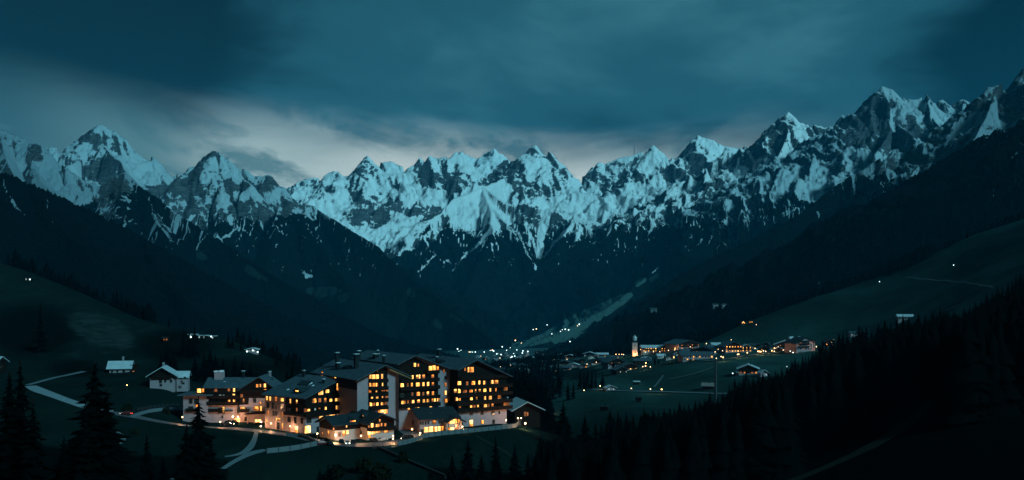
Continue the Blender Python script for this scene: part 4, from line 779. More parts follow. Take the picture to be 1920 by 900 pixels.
B_.win([(64, 340, 22, 42, 3), (100, 343, 26, 46, 3), (164, 348, 34, 42, 1), (236, 356, 40, 36, 3), (76, 418, 36, 60, 0), (132, 424, 26, 64, 0), (166, 426, 24, 62, 0), (234, 434, 48, 66, 0), (78, 502, 34, 50, 1), (134, 508, 18, 46, 0), (166, 510, 22, 46, 0), (236, 518, 44, 44, 1), (314, 580, 42, 54, 0), (382, 586, 34, 60, 0), (456, 594, 36, 60, 0),
       (62, 600, 20, 40, 3), (170, 576, 16, 26, 3), (190, 576, 12, 26, 3), (208, 578, 12, 26, 3), (190, 650, 44, 80, 0), (238, 652, 20, 60, 2), (324, 678, 12, 60, 3), (395, 690, 44, 70, 5)], ZBB, 'S', 0, .01)
B_.win([(330, 372, 22, 44, 3), (400, 380, 20, 38, 3), (400, 466, 16, 36, 1), (310, 484, 38, 64, 0)], ZBB, 'S', -.125, .005)
for z in (13.2, 10.2, 6.7): B_.balcony(11.0 if z > 12 else -.6, 31.5, z, 1.4)
B_.balcony(0, 11.5, 6.95, 1.2, 'S')
B_.dormer(11.5, 9.0, 16.6, 4.2, 1.4, 6, None, 'snow_patch', 'dark_roof', 'F')
B_.dormer(6.5, 1.6, 15.9, 3.8, .5, 7, None, 'timber', 'dark_roof', 'S'); B_.put(6.5, 16.1, 1.8, .5, 3, 'S', 1.6, .03)
B_.chimney(12.5, 3.0, 17.4, 20.2, .8); B_.chimney(17, 20, 19, 22.6, .9)
for (x, y) in ((4.2, 15), (5.8, 12), (9.5, 6)): 
    o = MB().box(-.5, .5, -.4, .4, 0, .15).build('skylight', 'snow_patch', B_.root, loc=(x, y, 14.3 + x * .3316 + .42)); o.rotation_euler = (0, -math.atan(.3316), 0)

# ------------------------------------------------------------------ hotel, west wing (far left)
A_ = House('hotel_block', 'lowest hotel wing at the left end with flat roofed white corner and lit entrance', 'hotel', (-140.5, 434.0, -57.0), 0, 'blocks of the hotel')
A_.longroof(25.8, 14, 14.6, 17.8, x0=9.3, ovs=1.0, ov=1.1)
A_.gable(14.5, 15, 13.6, 8.4, 18.9, 14.6, y0=-1.0, x0=24.2, ov=.8, ovf=1.3, roofmat='roof_slate')
A_.box(0, 10.5, -1.0, 11, -3, 11.1); MB().box(-1.9, 12.5, -3.2, 12, 11.11, 11.5).build('roof', 'roof_slate', A_.root)
A_.box(7.6, 11.6, 2, 9, 11.5, 14.0, 'timber')
A_.clad([(9.4, 7.2), (24.2, 7.2), (24.2, 14.5), (9.4, 14.5)], 'F', -.003)
A_.clad([(24.1, 10.0), (38.7, 10.0), (38.7, 14.3), (32.6, 18.7), (24.1, 13.5)], 'F', -1.003); A_.clad([(24.1, 7.2), (28.0, 7.2), (28.0, 9.99), (24.1, 9.99)], 'F', -1.003)
A_.win([(515, 288, 38, 32, 1), (686, 284, 28, 28, 1), (750, 286, 34, 42, 3), (573, 366, 24, 28, 4), (618, 366, 24, 28, 4), (750, 360, 30, 40, 3), (688, 436, 28, 42, 2), (756, 434, 34, 42, 3)], ZA, 'F', -.125, .005)
A_.win([(852, 360, 28, 36, 1), (878, 424, 14, 40, 2), (1056, 230, 30, 38, 2), (1098, 228, 16, 34, 3), (1148, 228, 38, 40, 3), (1156, 292, 40, 38, 2)], ZA, 'F', -1.13, .005)
A_.win([(1020, 422, 36, 46, 0), (1096, 450, 20, 24, 2), (1042, 526, 56, 56, 2), (1096, 526, 40, 58, 3), (866, 530, 60, 46, 3), (812, 545, 40, 66, 0), (905, 545, 40, 66, 0), (910, 660, 44, 50, 0), (1040, 700, 36, 62, 5), (1085, 700, 36, 60, 5)], ZA, 'F', -1.0, .01)
A_.win([(594, 550, 88, 74, 0), (616, 540, 24, 66, 3), (522, 450, 40, 46, 0), (800, 680, 80, 60, 5), (602, 634, 12, 30, 0)], ZA, 'F', 0, .02)
A_.win([(300, 295, 48, 46, 3), (350, 292, 30, 40, 2)], ZA, 'F', 2.0, .01)
A_.win([(192, 428, 44, 62, 0), (260, 430, 44, 60, 0), (192, 530, 60, 60, 0), (275, 486, 36, 30, 2)], ZA, 'F', -1.0, .01)
A_.box(15.4, 21.0, -1.6, -.01, 4.3, 4.6, 'timber', 'canopy')
for z, a, b in ((7.3, 10, 23.9), (10.1, 10, 23.9)): A_.balcony(a, b, z, 1.1)
A_.balcony(24.5, 38, 12.6, 1.2, at=-1.0)
A_.balcony(1.5, 7.2, 4.6, 1.0, at=-1.0); A_.balcony(10.6, 16.0, 4.4, .9); A_.balcony(24.6, 28.3, 4.4, .9, at=-1.0)
m = MB().prism([(27.4, 3.4), (37.8, 3.9), (37.8, 4.4), (27.4, 3.7)], 'y', -6.0, -1.05); m.build('canopy', 'timber', A_.root)
for x in (28.6, 31.5): A_.box(x - .2, x + .2, -5.4, -5.0, -3, 3.4, 'plaster', 'post')
A_.box(11.5, 15.2, 5, 8, 15.5, 20.6, 'plaster', 'chimney'); MB().box(11.2, 12.6, 5.2, 7.8, 20.61, 21.0).box(13.6, 15.0, 5.2, 7.8, 20.61, 21.2).build('chimney_cap', 'snow_patch', A_.root)
A_.chimney(23.6, 7, 16, 20.6, 1.1); A_.chimney(34, 12, 16, 20.0, .9, 'plaster')
for x in (16, 19, 21): o = MB().box(x, x + .9, 3.4, 4.0, 16.4, 16.65).build('skylight', 'snow_patch' if x == 16 else 'metal', A_.root)

# ------------------------------------------------------------------ low front annex, porch, chalets
Fh = House('annex_building', 'long low white annex with dark roof and bright ground floor before the hotel', 'annex', (-36.3, 399.0, T0), 20)
Fh.longroof(16.2, 24, 5.7, 8.6, wallmat='plaster', roofmat='dark_roof', ov=.9, ovs=.7, ry=12)
Fh.win([(324, 350, 14, 40, 0), (350, 349, 12, 40, 0), (384, 347, 20, 40, 0), (418, 344, 16, 38, 0), (490, 340, 40, 36, 2), (552, 336, 14, 36, 0), (574, 334, 12, 36, 0)], ZF, 'F', 0, .02)
Fh.win([(390, 436, 56, 60, 5), (452, 430, 50, 60, 5), (506, 426, 44, 58, 5), (552, 422, 38, 54, 5), (592, 416, 26, 50, 2), (340, 456, 40, 50, 0)], ZF, 'F', 0, .02)
Fh.win([(188, 336, 20, 32, 1), (230, 342, 26, 44, 0), (224, 430, 40, 40, 2)], ZF, 'S', 0, .02)
for x in (3, 5.5, 8, 10.5, 13): o = MB().box(x - .4, x + .4, -.06, .06, 0, .9).build('skylight', 'metal', Fh.root, loc=(x, 5, 7.3)); o.rotation_euler = (-1.3, 0, 0)
Po = House('porch', 'small gabled entrance porch glowing orange between annex and tall block', 'porch', P(838, 811, 400) , 25)
Po.o.z = T0; Po.root.location.z = T0
r = Po.gable(6.6, 7.0, 4.9, 3.3, 6.6, 4.9, y0=.4, wallmat='cream_plaster', roofmat='dark_roof', ov=1.0, ovf=1.8, th=.25)
Po.win([(690, 334, 50, 50, 5), (745, 330, 50, 50, 5), (790, 330, 26, 50, 2), (700, 420, 70, 34, 5), (770, 400, 40, 60, 1)], ZF, 'F', .4, .02)
for x in (.2, 6.3): Po.box(x - .15, x + .15, -1.0, -.7, -3, 4.2, 'timber', 'post')

G = House('chalet', 'gabled front chalet with two rows of glowing windows above parked cars', 'chalet', (-54.8, 383.5, T0), 33, 'chalets in front of the hotel')
G.gable(11.2, 21, 6.4, 5.4, 9.4, 7.0, wallmat='cream_plaster', roofmat='dark_roof', ov=1.1, ovf=2.2)
G.clad([(-.1, 3.6), (11.3, 3.6), (11.3, 6.8), (5.4, 9.2), (-.1, 6.2)], 'F', -.003); G.clad([(0, 4.4), (13, 4.4), (13, 6.2), (0, 6.2)], 'S', -.003)
G.win([(1098, 348, 22, 44, 2), (912, 446, 14, 40, 2), (968, 428, 40, 60, 3), (1040, 430, 44, 48, 3), (1082, 426, 36, 46, 2), (1130, 415, 26, 44, 2), (1190, 414, 34, 48, 2)], ZG, 'F', -.125, .005)
G.win([(918, 580, 44, 110, 5), (985, 545, 60, 60, 5), (1062, 530, 70, 50, 5), (1190, 525, 46, 44, 3), (1230, 520, 26, 44, 2)], ZG, 'F', 0, .02)
G.win([(726, 436, 30, 34, 2), (800, 440, 30, 40, 0)], ZG, 'S', -.125, .005); G.win([(720, 548, 36, 46, 0), (780, 556, 40, 44, 0)], ZG, 'S', 0, .02)
G.balcony(0, 11.4, 3.65, 1.3)
G.dormer(7.6, 1.9, 7.6, 2.2, .7, 3.6, 3, 'timber', 'dark_roof', 'S')
G2 = House('chalet', 'low front chalet with drooping dark roof and lit white wall, left of the glowing gable', 'chalet', P(628, 827, 382), 38, 'chalets in front of the hotel')
G2.o.z = T0; G2.root.location.z = T0
G2.longroof(11.5, 12.5, 5.9, 8.4, wallmat='cream_plaster', roofmat='dark_roof', ov=1.3, ovs=1.6)
G2.clad([(0, 3.7), (11.5, 3.7), (11.5, 5.6), (0, 5.6)], 'F', -.003); G2.clad([(0, 3.7), (12.5, 3.7), (12.5, 5.6), (6.25, 8.0), (0, 5.6)], 'S', -.003)
G2.win([(490, 560, 40, 80, 5), (540, 545, 60, 60, 5), (420, 580, 30, 60, 1)], ZG, 'F', 0, .02); G2.win([(235, 560, 36, 80, 2), (135, 570, 20, 50, 2)], ZG, 'S', 0, .02)
G2.win([(535, 440, 14, 36, 3), (320, 482, 14, 30, 2)], ZG, 'F', -.125, .01)
G2.dormer(7.8, .4, 5.9, 4.6, .5, 6, 2, 'timber', 'dark_roof', 'F')
Hh = House('barn', 'timber barn with pale snow dusted roof right of the tall hotel block', 'barn', (1.2, 440.0, -57.0), 14)
Hh.gable(11.5, 18, 4.4, 5.4, 7.3, 4.4, wallmat='timber', roofmat='snowy_roof', ov=1.8, ovf=1.8, base=-4)
Hh.win([(1620, 240, 30, 50, 1), (1650, 240, 12, 40, 1)], ZF, 'F', 0, .02)
Hh.chimney(-.5, 12, 3.5, 8.0, .9, 'stone')
# ------------------------------------------------------------------ the two white farmhouses on the slope at left
def farmhouse(label, px, py, Y, deg, w, d, h, hr, wins, orient='gable'):
    o = P(px, py, Y); hs = House('farmhouse', label, 'farmhouse', o, deg, 'white farmhouses on the left slope')
    if orient == 'gable': hs.gable(w, d, h, w / 2, hr, h, roofmat='snowy_roof', ov=1.6, ovf=1.8)
    else: hs.longroof(w, d, h, hr, roofmat='snowy_roof', ov=1.4, ovs=1.5)
    return hs
Z1 = (0, 600, 3.0)
f1 = farmhouse('white farmhouse with snowy roof and small dark windows, nearer the hotel wing', 281, 724, 470, 10, 11, 11, 5.2, 8.6, None)
f1.clad([(0, 3.9), (11, 3.9), (11, 5.1), (5.5, 8.4), (0, 5.1)], 'F', -.003); f1.clad([(0, 2.8), (11, 2.8), (11, 5.1), (0, 5.1)], 'S', -.003)
f1.win([(903, 345, 14, 16, 0), (930, 342, 10, 14, 0), (962, 342, 12, 14, 0), (1040, 326, 10, 12, 0), (905, 366, 12, 12, 0), (1030, 356, 14, 10, 0), (990, 325, 12, 10, 0)], Z1, 'F', 0, .02)
f1.chimney(5, 7, 7.5, 9.8, .8, 'plaster'); f1.balcony(1, 10, 4.0, 1.2)
f1.longroof(5, 7, 4.0, 6.0, y0=2.5, x0=11.5, roofmat='snowy_roof', ov=1.0, ovs=.8)
f2 = farmhouse('white farmhouse with snowy roof standing farther left behind the tall spruce', 205, 706, 560, 12, 10.5, 10, 4.9, 7.9, None, 'long')
f2.win([(630, 290, 10, 12, 0), (660, 288, 10, 12, 0), (696, 290, 12, 22, 0), (750, 294, 12, 12, 1)], Z1, 'F', 0, .02)
f2.chimney(6.5, 5, 6.5, 10.0, .8, 'plaster'); f2.box(10.5, 14, 1, 8, -3, 6.2, 'timber')
f3 = House('farm_building', 'pale roofed farm building at the left edge beside tall spruce', 'farm building', P(-50, 692, 520), -8); f3.longroof(12, 9, 3.5, 6.0, wallmat='timber', roofmat='snowy_roof', ov=1.2, ovs=1.4)
f3.win([(8, 262, 10, 12, 0)], Z1, 'F', 0, .02)
# ------------------------------------------------------------------ roads and paths
def resample(pts, n):
    pts = np.array(pts, float); d = np.r_[0, np.cumsum(np.hypot(*np.diff(pts[:, :2], axis=0).T))]; t = np.linspace(0, d[-1], n)
    return np.stack([np.interp(t, d, pts[:, k]) for k in range(pts.shape[1])], -1)
def smooth_line(P3, it=2):
    P3 = np.array(P3)
    for _ in range(it): Q = P3.copy(); Q[1:-1] = (P3[:-2] + 2 * P3[1:-1] + P3[2:]) / 4; P3 = Q
    return P3
def strip(name, label, pts, mat, lift=0.14, n=None, Ymin=200, kind='structure', use_surf=False):
    n = n or max(8, int(sum(math.hypot(b[0] - a[0], b[1] - a[1]) for a, b in zip(pts[:-1], pts[1:])) / 5))
    R = resample([(p[0], p[1], p[2]) for p in pts], n)
    C = smooth_line([list(hit(r[0], r[1], Ymin))[:2] + [r[2]] for r in R], 4)
    T = np.gradient(C[:, :2], axis=0); T /= np.linalg.norm(T, axis=1)[:, None] + 1e-9; N = np.stack([-T[:, 1], T[:, 0]], -1)
    m = 5; V = []
    for i in range(n):
        for k in range(m):
            q = C[i, :2] + N[i] * C[i, 2] * ((k / (m - 1)) - .5)
            V.append((q[0], q[1], gz(q[0], q[1]) + lift + max(0, q[1] - 480) * .0012))
    Fc = [(i * m + k, i * m + k + 1, (i + 1) * m + k + 1, (i + 1) * m + k) for i in range(n - 1) for k in range(m - 1)]
    me = bpy.data.meshes.new(name); me.from_pydata(V, [], Fc); me.materials.append(MT[mat]); me.polygons.foreach_set('use_smooth', [True] * len(Fc))
    o = bpy.data.objects.new(name, me); link(o); tag(o, label=label, kind=kind); return o
strip('road', 'hotel road along the whole front', [(156, 762.5, 6), (175, 768, 6), (205, 774, 6), (238, 778.5, 6), (265, 784, 6), (300, 791, 6), (345, 798, 7), (400, 802, 7), (440, 804, 7), (480, 808, 7), (520, 813, 7), (560, 819, 7), (600, 829, 7), (640, 834, 9), (690, 835, 12), (730, 832, 12), (765, 826, 9), (790, 818, 6), (830, 812, 5), (880, 807, 5), (930, 802, 5), (965, 797, 5), (985, 792, 5)], 'asphalt')
strip('road', 'pale snowy road coming down from the left slope', [(56, 724, 5), (75, 733, 7), (100, 742, 7), (142, 757, 7), (160, 764, 6)], 'pale_road', .17)
strip('road', 'steep lane curving up between chalet and annex', [(778, 822, 6), (768, 811, 6), (755, 803, 6), (745, 797, 6), (740, 791, 6), (743, 785, 5), (752, 780, 5)], 'asphalt', .18)
strip('road', 'curved drive end beside the barn', [(985, 793, 5), (990, 790, 4), (982, 787, 4), (965, 786, 4), (950, 787, 4)], 'asphalt', .18)
strip('path', 'track along the left hillside', [(52, 722, 3), (75, 716, 3), (105, 708, 3), (135, 702, 3), (158, 697, 3)], 'gravel')
strip('path', 'lane to the hotel wing behind the left lamps', [(245, 783, 3), (265, 774, 4), (300, 768, 3), (345, 767, 3)], 'gravel', .16)
strip('path', 'footpath running down from the hotel road', [(481, 809, 1.4), (480, 818, 1.6), (476, 828, 2), (472, 836, 2.4), (466, 845, 3), (452, 852, 2.4), (432, 856, 2), (422, 857, 1.6)], 'gravel', .18)
strip('path', 'gravel turning by the white fence', [(500, 845, 4), (485, 847, 4), (470, 851, 3.5), (455, 858, 2.5), (436, 868, 2), (418, 880, 1.6)], 'gravel', .22)
strip('path', 'short bent path on the dark lower left meadow', [(210, 806, 1.5), (224, 813, 1.5), (236, 820, 2), (230, 830, 1.5), (214, 838, 1.5)], 'gravel')
strip('path', 'faint path at the lower edge left of the fence', [(325, 900, 2.5), (345, 893, 2.5), (366, 888, 2)], 'gravel')
strip('path', 'faint footpath across the meadow under the drive', [(893, 818, 1.0), (910, 828, 1.0), (935, 840, 1.0), (960, 856, 1.0)], 'ride_grass')
strip('road', 'narrow road across the valley meadow', [(1040, 742, 3.5), (1075, 735, 3.5), (1110, 731, 3.5), (1140, 733, 4.5), (1180, 734.5, 4.5), (1240, 735.5, 4.5), (1300, 737.5, 4.5), (1345, 739, 4.5), (1365, 739, 4)], 'gravel', .3, Ymin=450)
strip('path', 'track climbing the meadow toward the village', [(1226, 727, 2), (1235, 717, 2), (1244, 705, 2)], 'stone', .3, Ymin=500)
strip('path', 'track crossing the meadow below the white guest house', [(1255, 712, 2), (1290, 705, 2), (1315, 698, 2.2), (1337, 690, 2.2)], 'stone', .3, Ymin=500)
strip('path', 'village street edge', [(1270, 675, 3), (1340, 678, 3), (1370, 674, 3), (1410, 667, 3), (1470, 662, 3), (1540, 660, 3)], 'stone', .5, Ymin=600)
strip('path', 'track on the right hillside', [(1700, 522, 1.6), (1740, 526, 1.8), (1800, 530, 1.8), (1840, 536, 2), (1862, 541, 2)], 'stone', .5, Ymin=700)
strip('path', 'pale lane above the spruce hill at right', [(1772, 584, 2), (1795, 576, 2), (1815, 567, 2)], 'stone', .8, Ymin=600)
strip('path', 'grassy forest ride on the near right slope', [(1480, 905, 7), (1560, 872, 7), (1620, 845, 7), (1680, 810, 6), (1740, 765, 5), (1768, 742, 4)], 'ride_grass', .15, Ymin=150)

# ------------------------------------------------------------------ walls and fences, panel by panel
def wall_run(name, label, cat, pts, h, thick, mat, step, post=None, coping=None, below=1.6, rails=False, part='panel'):
    R = resample(pts, 60); W = smooth_line([list(hit(r[0], r[1]))[:2] for r in R], 3)
    d = np.r_[0, np.cumsum(np.hypot(*np.diff(W, axis=0).T))]; n = max(1, int(d[-1] / step))
    t = np.linspace(0, d[-1], n + 1); Q = np.stack([np.interp(t, d, W[:, k]) for k in (0, 1)], -1)
    base = Vector((Q[0][0], Q[0][1], gz(*Q[0]))); root = empty(name, base, label=label, cat=cat)
    pm = None
    for i in range(n):
        a, b = Q[i], Q[i + 1]; za, zb = gz(*a), gz(*b); L = math.hypot(*(b - a)); ang = math.atan2(b[1] - a[1], b[0] - a[0]); g = .04
        z = (za + zb) / 2 - base.z; sl = math.atan2(zb - za, L)
        m = MB()
        if rails: 
            for q in (0.25, .62, .98): m.box(-L / 2 + g, L / 2 - g, -thick / 2, thick / 2, h * q - .16, h * q)
        else: m.box(-L / 2 + g, L / 2 - g, -thick / 2, thick / 2, -below, h)
        o = m.build(part, mat, root, loc=((a[0] + b[0]) / 2 - base.x, (a[1] + b[1]) / 2 - base.y, z)); o.rotation_euler = (0, -sl, ang)
        if coping:
            c = MB().box(-L / 2 + .01, L / 2 - .01, -thick / 2 - .08, thick / 2 + .08, h + .003, h + .12).build('coping_stone', coping, root, loc=o.location); c.rotation_euler = o.rotation_euler
    if post:
        pmesh = MB().box(-.14, .14, -thick / 2 - .1, thick / 2 + .1, -below, h + .25).mesh('post', post)
        for i in range(n + 1):
            o = bpy.data.objects.new('post', pmesh); link(o, root); o.location = (Q[i][0] - base.x, Q[i][1] - base.y, gz(*Q[i]) - base.z); j = min(i, n - 1); o.rotation_euler = (0, 0, math.atan2(Q[j + 1][1] - Q[j][1], Q[j + 1][0] - Q[j][0]))
    return root
wall_run('retaining_wall', 'long pale parapet wall with posts below annex and tall hotel block', 'wall', [(745, 836), (765, 832), (785, 826), (797, 820), (830, 816), (880, 811), (930, 806), (965, 802), (988, 797), (995, 792)], 1.5, .35, 'stone', 3.0, 'metal', 'stone')
wall_run('fence', 'pale panel fence with dark posts at the edge of the lower meadow', 'fence', [(500, 850), (530, 847), (560, 843), (592, 836), (606, 833)], 1.7, .12, 'stone', 4.0, 'metal')
wall_run('retaining_wall', 'short curved wall under the hotel side windows left of parked cars', 'wall', [(536, 818), (560, 820), (578, 824), (592, 832)], 1.2, .3, 'stone', 2.6, None, 'stone')
wall_run('retaining_wall', 'diagonal low wall running down to the right in front of the car park', 'wall', [(708, 842), (725, 849), (750, 861), (780, 874), (805, 884), (835, 897)], 1.0, .3, 'dark_stone', 3.2, None, 'dark_stone')
wall_run('railing', 'thin railing beside the lane left of the hotel wing', 'railing', [(258, 770), (290, 765), (320, 762), (343, 762)], 1.1, .08, 'metal', 3.0, 'metal', rails=True, below=.4)
wall_run('railing', 'roadside railing at the car park corner of the curving lane', 'railing', [(700, 841), (722, 842), (745, 838)], 1.0, .08, 'metal', 3.0, 'metal', rails=True, below=.4)

# ------------------------------------------------------------------ lamps
_globe = {}
def globe_mesh(r, mat):
    k = (round(r, 2), mat)
    if k not in _globe:
        bm = bmesh.new(); bmesh.ops.create_icosphere(bm, subdivisions=2, radius=r); me = bpy.data.meshes.new('globe'); bm.to_mesh(me); bm.free(); me.materials.append(MT[mat]); _globe[k] = me
    return _globe[k]
_polem = {}
def lamp(px, py, label, h=3.4, r=.26, mat='lamp_warm', Y=None, group='street lamps round the hotel', name='street_lamp', power=0):
    if Y is None:
        Y = 400.0
        for _ in range(6): g_ = surf(px, py + h * F / Y, 300); Y = g_.y
    c = P(px, py, Y); foot = gz(c.x, c.y) if Y < 2500 else c.z - h
    hh = max(.8, c.z - foot)
    root = empty(name, (c.x, c.y, c.z - hh), label=label, cat='lamp', group=group)
    key = round(hh, 1)
    if key not in _polem: _polem[key] = MB().tube([(0, 0, -.5), (0, 0, key * .5), (0, 0, key - .2)], [.09, .07, .05], 6).lathe([(.16, key - .24), (.05, key - .2)], sides=6).mesh('pole', 'metal')
    o = bpy.data.objects.new('pole', _polem[key]); link(o, root)
    g = bpy.data.objects.new('globe', globe_mesh(r, mat)); link(g, root); g.location = (0, 0, hh)
    if power:
        ld = LAMPL.get(power) or bpy.data.lights.new('lamp_light', 'POINT'); LAMPL[power] = ld; ld.energy = power; ld.color = (1.0, 0.52, 0.24); ld.shadow_soft_size = .25
        lo = bpy.data.objects.new('light', ld); link(lo, root); lo.location = (0, 0, hh - r - .3)
    return root
LAMPL = {}
NEAR = [(342, 782, 'lamp at the white corner of the low hotel wing'), (436.6, 781, 'left lamp of the pair on the pink base wall'), (446, 781.5, 'right lamp of the pair on the pink base wall'), (490, 791, 'lamp under the dark entrance canopy'), (489, 799, 'low lamp at the road edge above the footpath'),
        (500, 788, 'lamp on the wall right of the canopy'), (508, 794, 'small lamp by the entrance planting'), (413, 791, 'post lamp beside the spruce by the road'), (544, 799, 'left lamp beside the hotel side door'), (555, 799, 'right lamp beside the hotel side door'), (595, 813, 'lamp at the foot of the hotel corner by the chalet'),
        (629, 815.5, 'lamp on the wall of the low front chalet'), (677, 817, 'lamp on the white side wall of the gabled chalet'), (737, 817, 'upper light of the gate post at the lane'), (737, 822.5, 'lower light of the gate post at the lane'), (741.5, 780, 'lamp at the foot of the white pier'), (750, 775, 'second lamp up the lane behind the annex'),
        (772.5, 805, 'lamp beside the annex side wall'), (1018, 767.6, 'lamp right of the barn roof'), (1037, 768, 'outermost lamp right of the barn'), (949, 787.5, 'lamp at the right corner of the tall block'), (971, 784, 'left of two lamps in front of the barn'), (977, 784, 'right of two lamps in front of the barn'), (985, 793.6, 'lamp at the tip of the curved drive'),
        (238, 722, 'single lamp between the farmhouses'), (758, 776, 'faint lamp hidden behind the annex roof'), (867, 800, 'lamp at the porch of the annex'), (788, 812, 'lamp at the annex front corner')]
for (px, py, t) in NEAR:
    big = py in (780, 775, 793.6, 815.5, 781, 788, 767.6)
    lamp(px, py, 'warm ' + t, h=2.6 if py > 785 else 3.2, r=.36 if big else .26, mat='lamp_warm' if px > 300 else 'lamp_amber', power=0 if px < 300 else 2600 if big else 950)

# ------------------------------------------------------------------ cars
def car_proto(body, van=False):
    h = 1.95 if van else 1.45; L = 4.6; W = .88
    if van: prof = [(-2.3, .35), (2.3, .35), (2.35, .9), (2.1, 1.05), (1.5, 1.75), (1.2, h), (-2.15, h), (-2.3, 1.1)]
    else: prof = [(-2.25, .35), (2.25, .35), (2.3, .75), (1.1, .98), (.45, h), (-1.15, h), (-1.9, 1.02), (-2.3, .95)]
    b = MB(); n = len(prof)
    for y, k in ((-W, 1.0), (-W * .86, 1.0), (W * .86, 1.0), (W, 1.0)):
        for (x, z) in prof:
            zz = z if abs(y) < W * .9 else min(z, .95) + (z - min(z, .95)) * .93
            b.v.append((x * (1 if abs(y) < W * .9 else .985), y * (.82 if z > 1.1 and not van else .94 if z > 1.1 else 1), zz))
    for j in range(3):
        for i in range(n): q = (i + 1) % n; b.f.append((j * n + i, j * n + q, (j + 1) * n + q, (j + 1) * n + i))
    b.f.append(tuple(range(n))); b.f.append(tuple(range(4 * n - 1, 3 * n - 1, -1)))
    bodym = b.mesh('body', body)
    g = MB(); s = .80 if not van else .86
    z0, z1 = (1.0, h - .1) if not van else (1.1, h - .2)
    for sgn in (-1, 1):
        y = sgn * (W * (.83 if not van else .95) + .012)
        g.poly([(-1.6, y, z0), (1.0 if not van else 1.8, y, z0), (.42 if not van else 1.3, y, z1), (-1.1, y, z1)])
    xs = 1.13 if not van else 2.13; xt = .5 if not van else 1.5
    g.poly([(xs, -s * W, z0 + .02), (xs, s * W, z0 + .02), (xt, s * W * .92, z1 + .02), (xt, -s * W * .92, z1 + .02)])
    return bodym, g.mesh('windows', 'glass'), MB().tube([(0, -.11, 0), (0, .11, 0)], [.33, .33], 12).mesh('wheel', 'rubber'), MB().tube([(0, -.12, 0), (0, .12, 0)], [.18, .18], 8).mesh('rim', 'metal'), MB().box(-.03, .03, -.17, .17, -.08, .08).mesh('headlight', 'headlight'), MB().box(-.03, .03, -.15, .15, -.07, .07).mesh('tail_light', 'taillight'), MB().box(-.03, .03, -.17, .17, -.08, .08).mesh('headlight', 'glass')
PROTO = {k: car_proto(*k) for k in (('car_black', False), ('car_silver', False), ('car_red', False), ('car_black', True))}
def car(px, py, deg, label, body='car_black', van=False, lights=False, cat='car'):
    p = hit(px, py); bm_, gm, wm, rm, hm, tm, hd = PROTO[(body, van)]
    root = empty('parked_van' if van else 'parked_car', (p.x, p.y, gz(p.x, p.y) + .2), math.radians(deg), label=label, cat='van' if van else cat, group='vehicles by the hotel')
    def add(me, nm, loc, par=root):
        o = bpy.data.objects.new(nm, me); link(o, par); o.location = loc; return o
    add(bm_, 'body', (0, 0, 0)); add(gm, 'windows', (0, 0, 0))
    for x in (-1.42, 1.42):
        for y in (-.8, .8): w = add(wm, 'wheel', (x, y, .33)); add(rm, 'rim', (0, 0, 0), w)
    fx = 2.31 if not van else 2.36
    for y in (-.6, .6): add(hm if lights else hd, 'headlight', (fx, y, .68)); add(tm if lights == 2 else hd, 'tail_light', (-2.31, y, .8))
    return root
car(651, 834, -75, 'silver car with headlights on facing us before the low chalet', 'car_silver', lights=1)
car(661, 833, -70, 'dark car parked right of the lit silver car', 'car_black')
car(640, 832, -80, 'dark car parked left of the lit silver car', 'car_black')
car(701, 829, -60, 'dark car parked under the glowing chalet windows', 'car_black')
car(716, 828, -140, 'silver car with headlights on at the chalet corner', 'car_silver', lights=1)
car(764, 826, 195, 'black van driving down beside the annex with lights on', 'car_black', True, lights=1)
car(605, 835, 20, 'red car half hidden by shrubs at the fence end', 'car_red', lights=0)
car(618, 836, -60, 'dark car nearest the fence end', 'car_black')
car(237, 779, 170, 'small red car with glowing tail lights on the left road', 'car_red', lights=2)
car(201, 774, 168, 'silver car with lights on farther left on the road', 'car_silver', lights=1)
car(428, 799, 10, 'dark car parked left of the round shrubs at the pink wall', 'car_black', lights=1)
car(549, 818, -10, 'dark car in front of the hotel side door', 'car_red', lights=0)
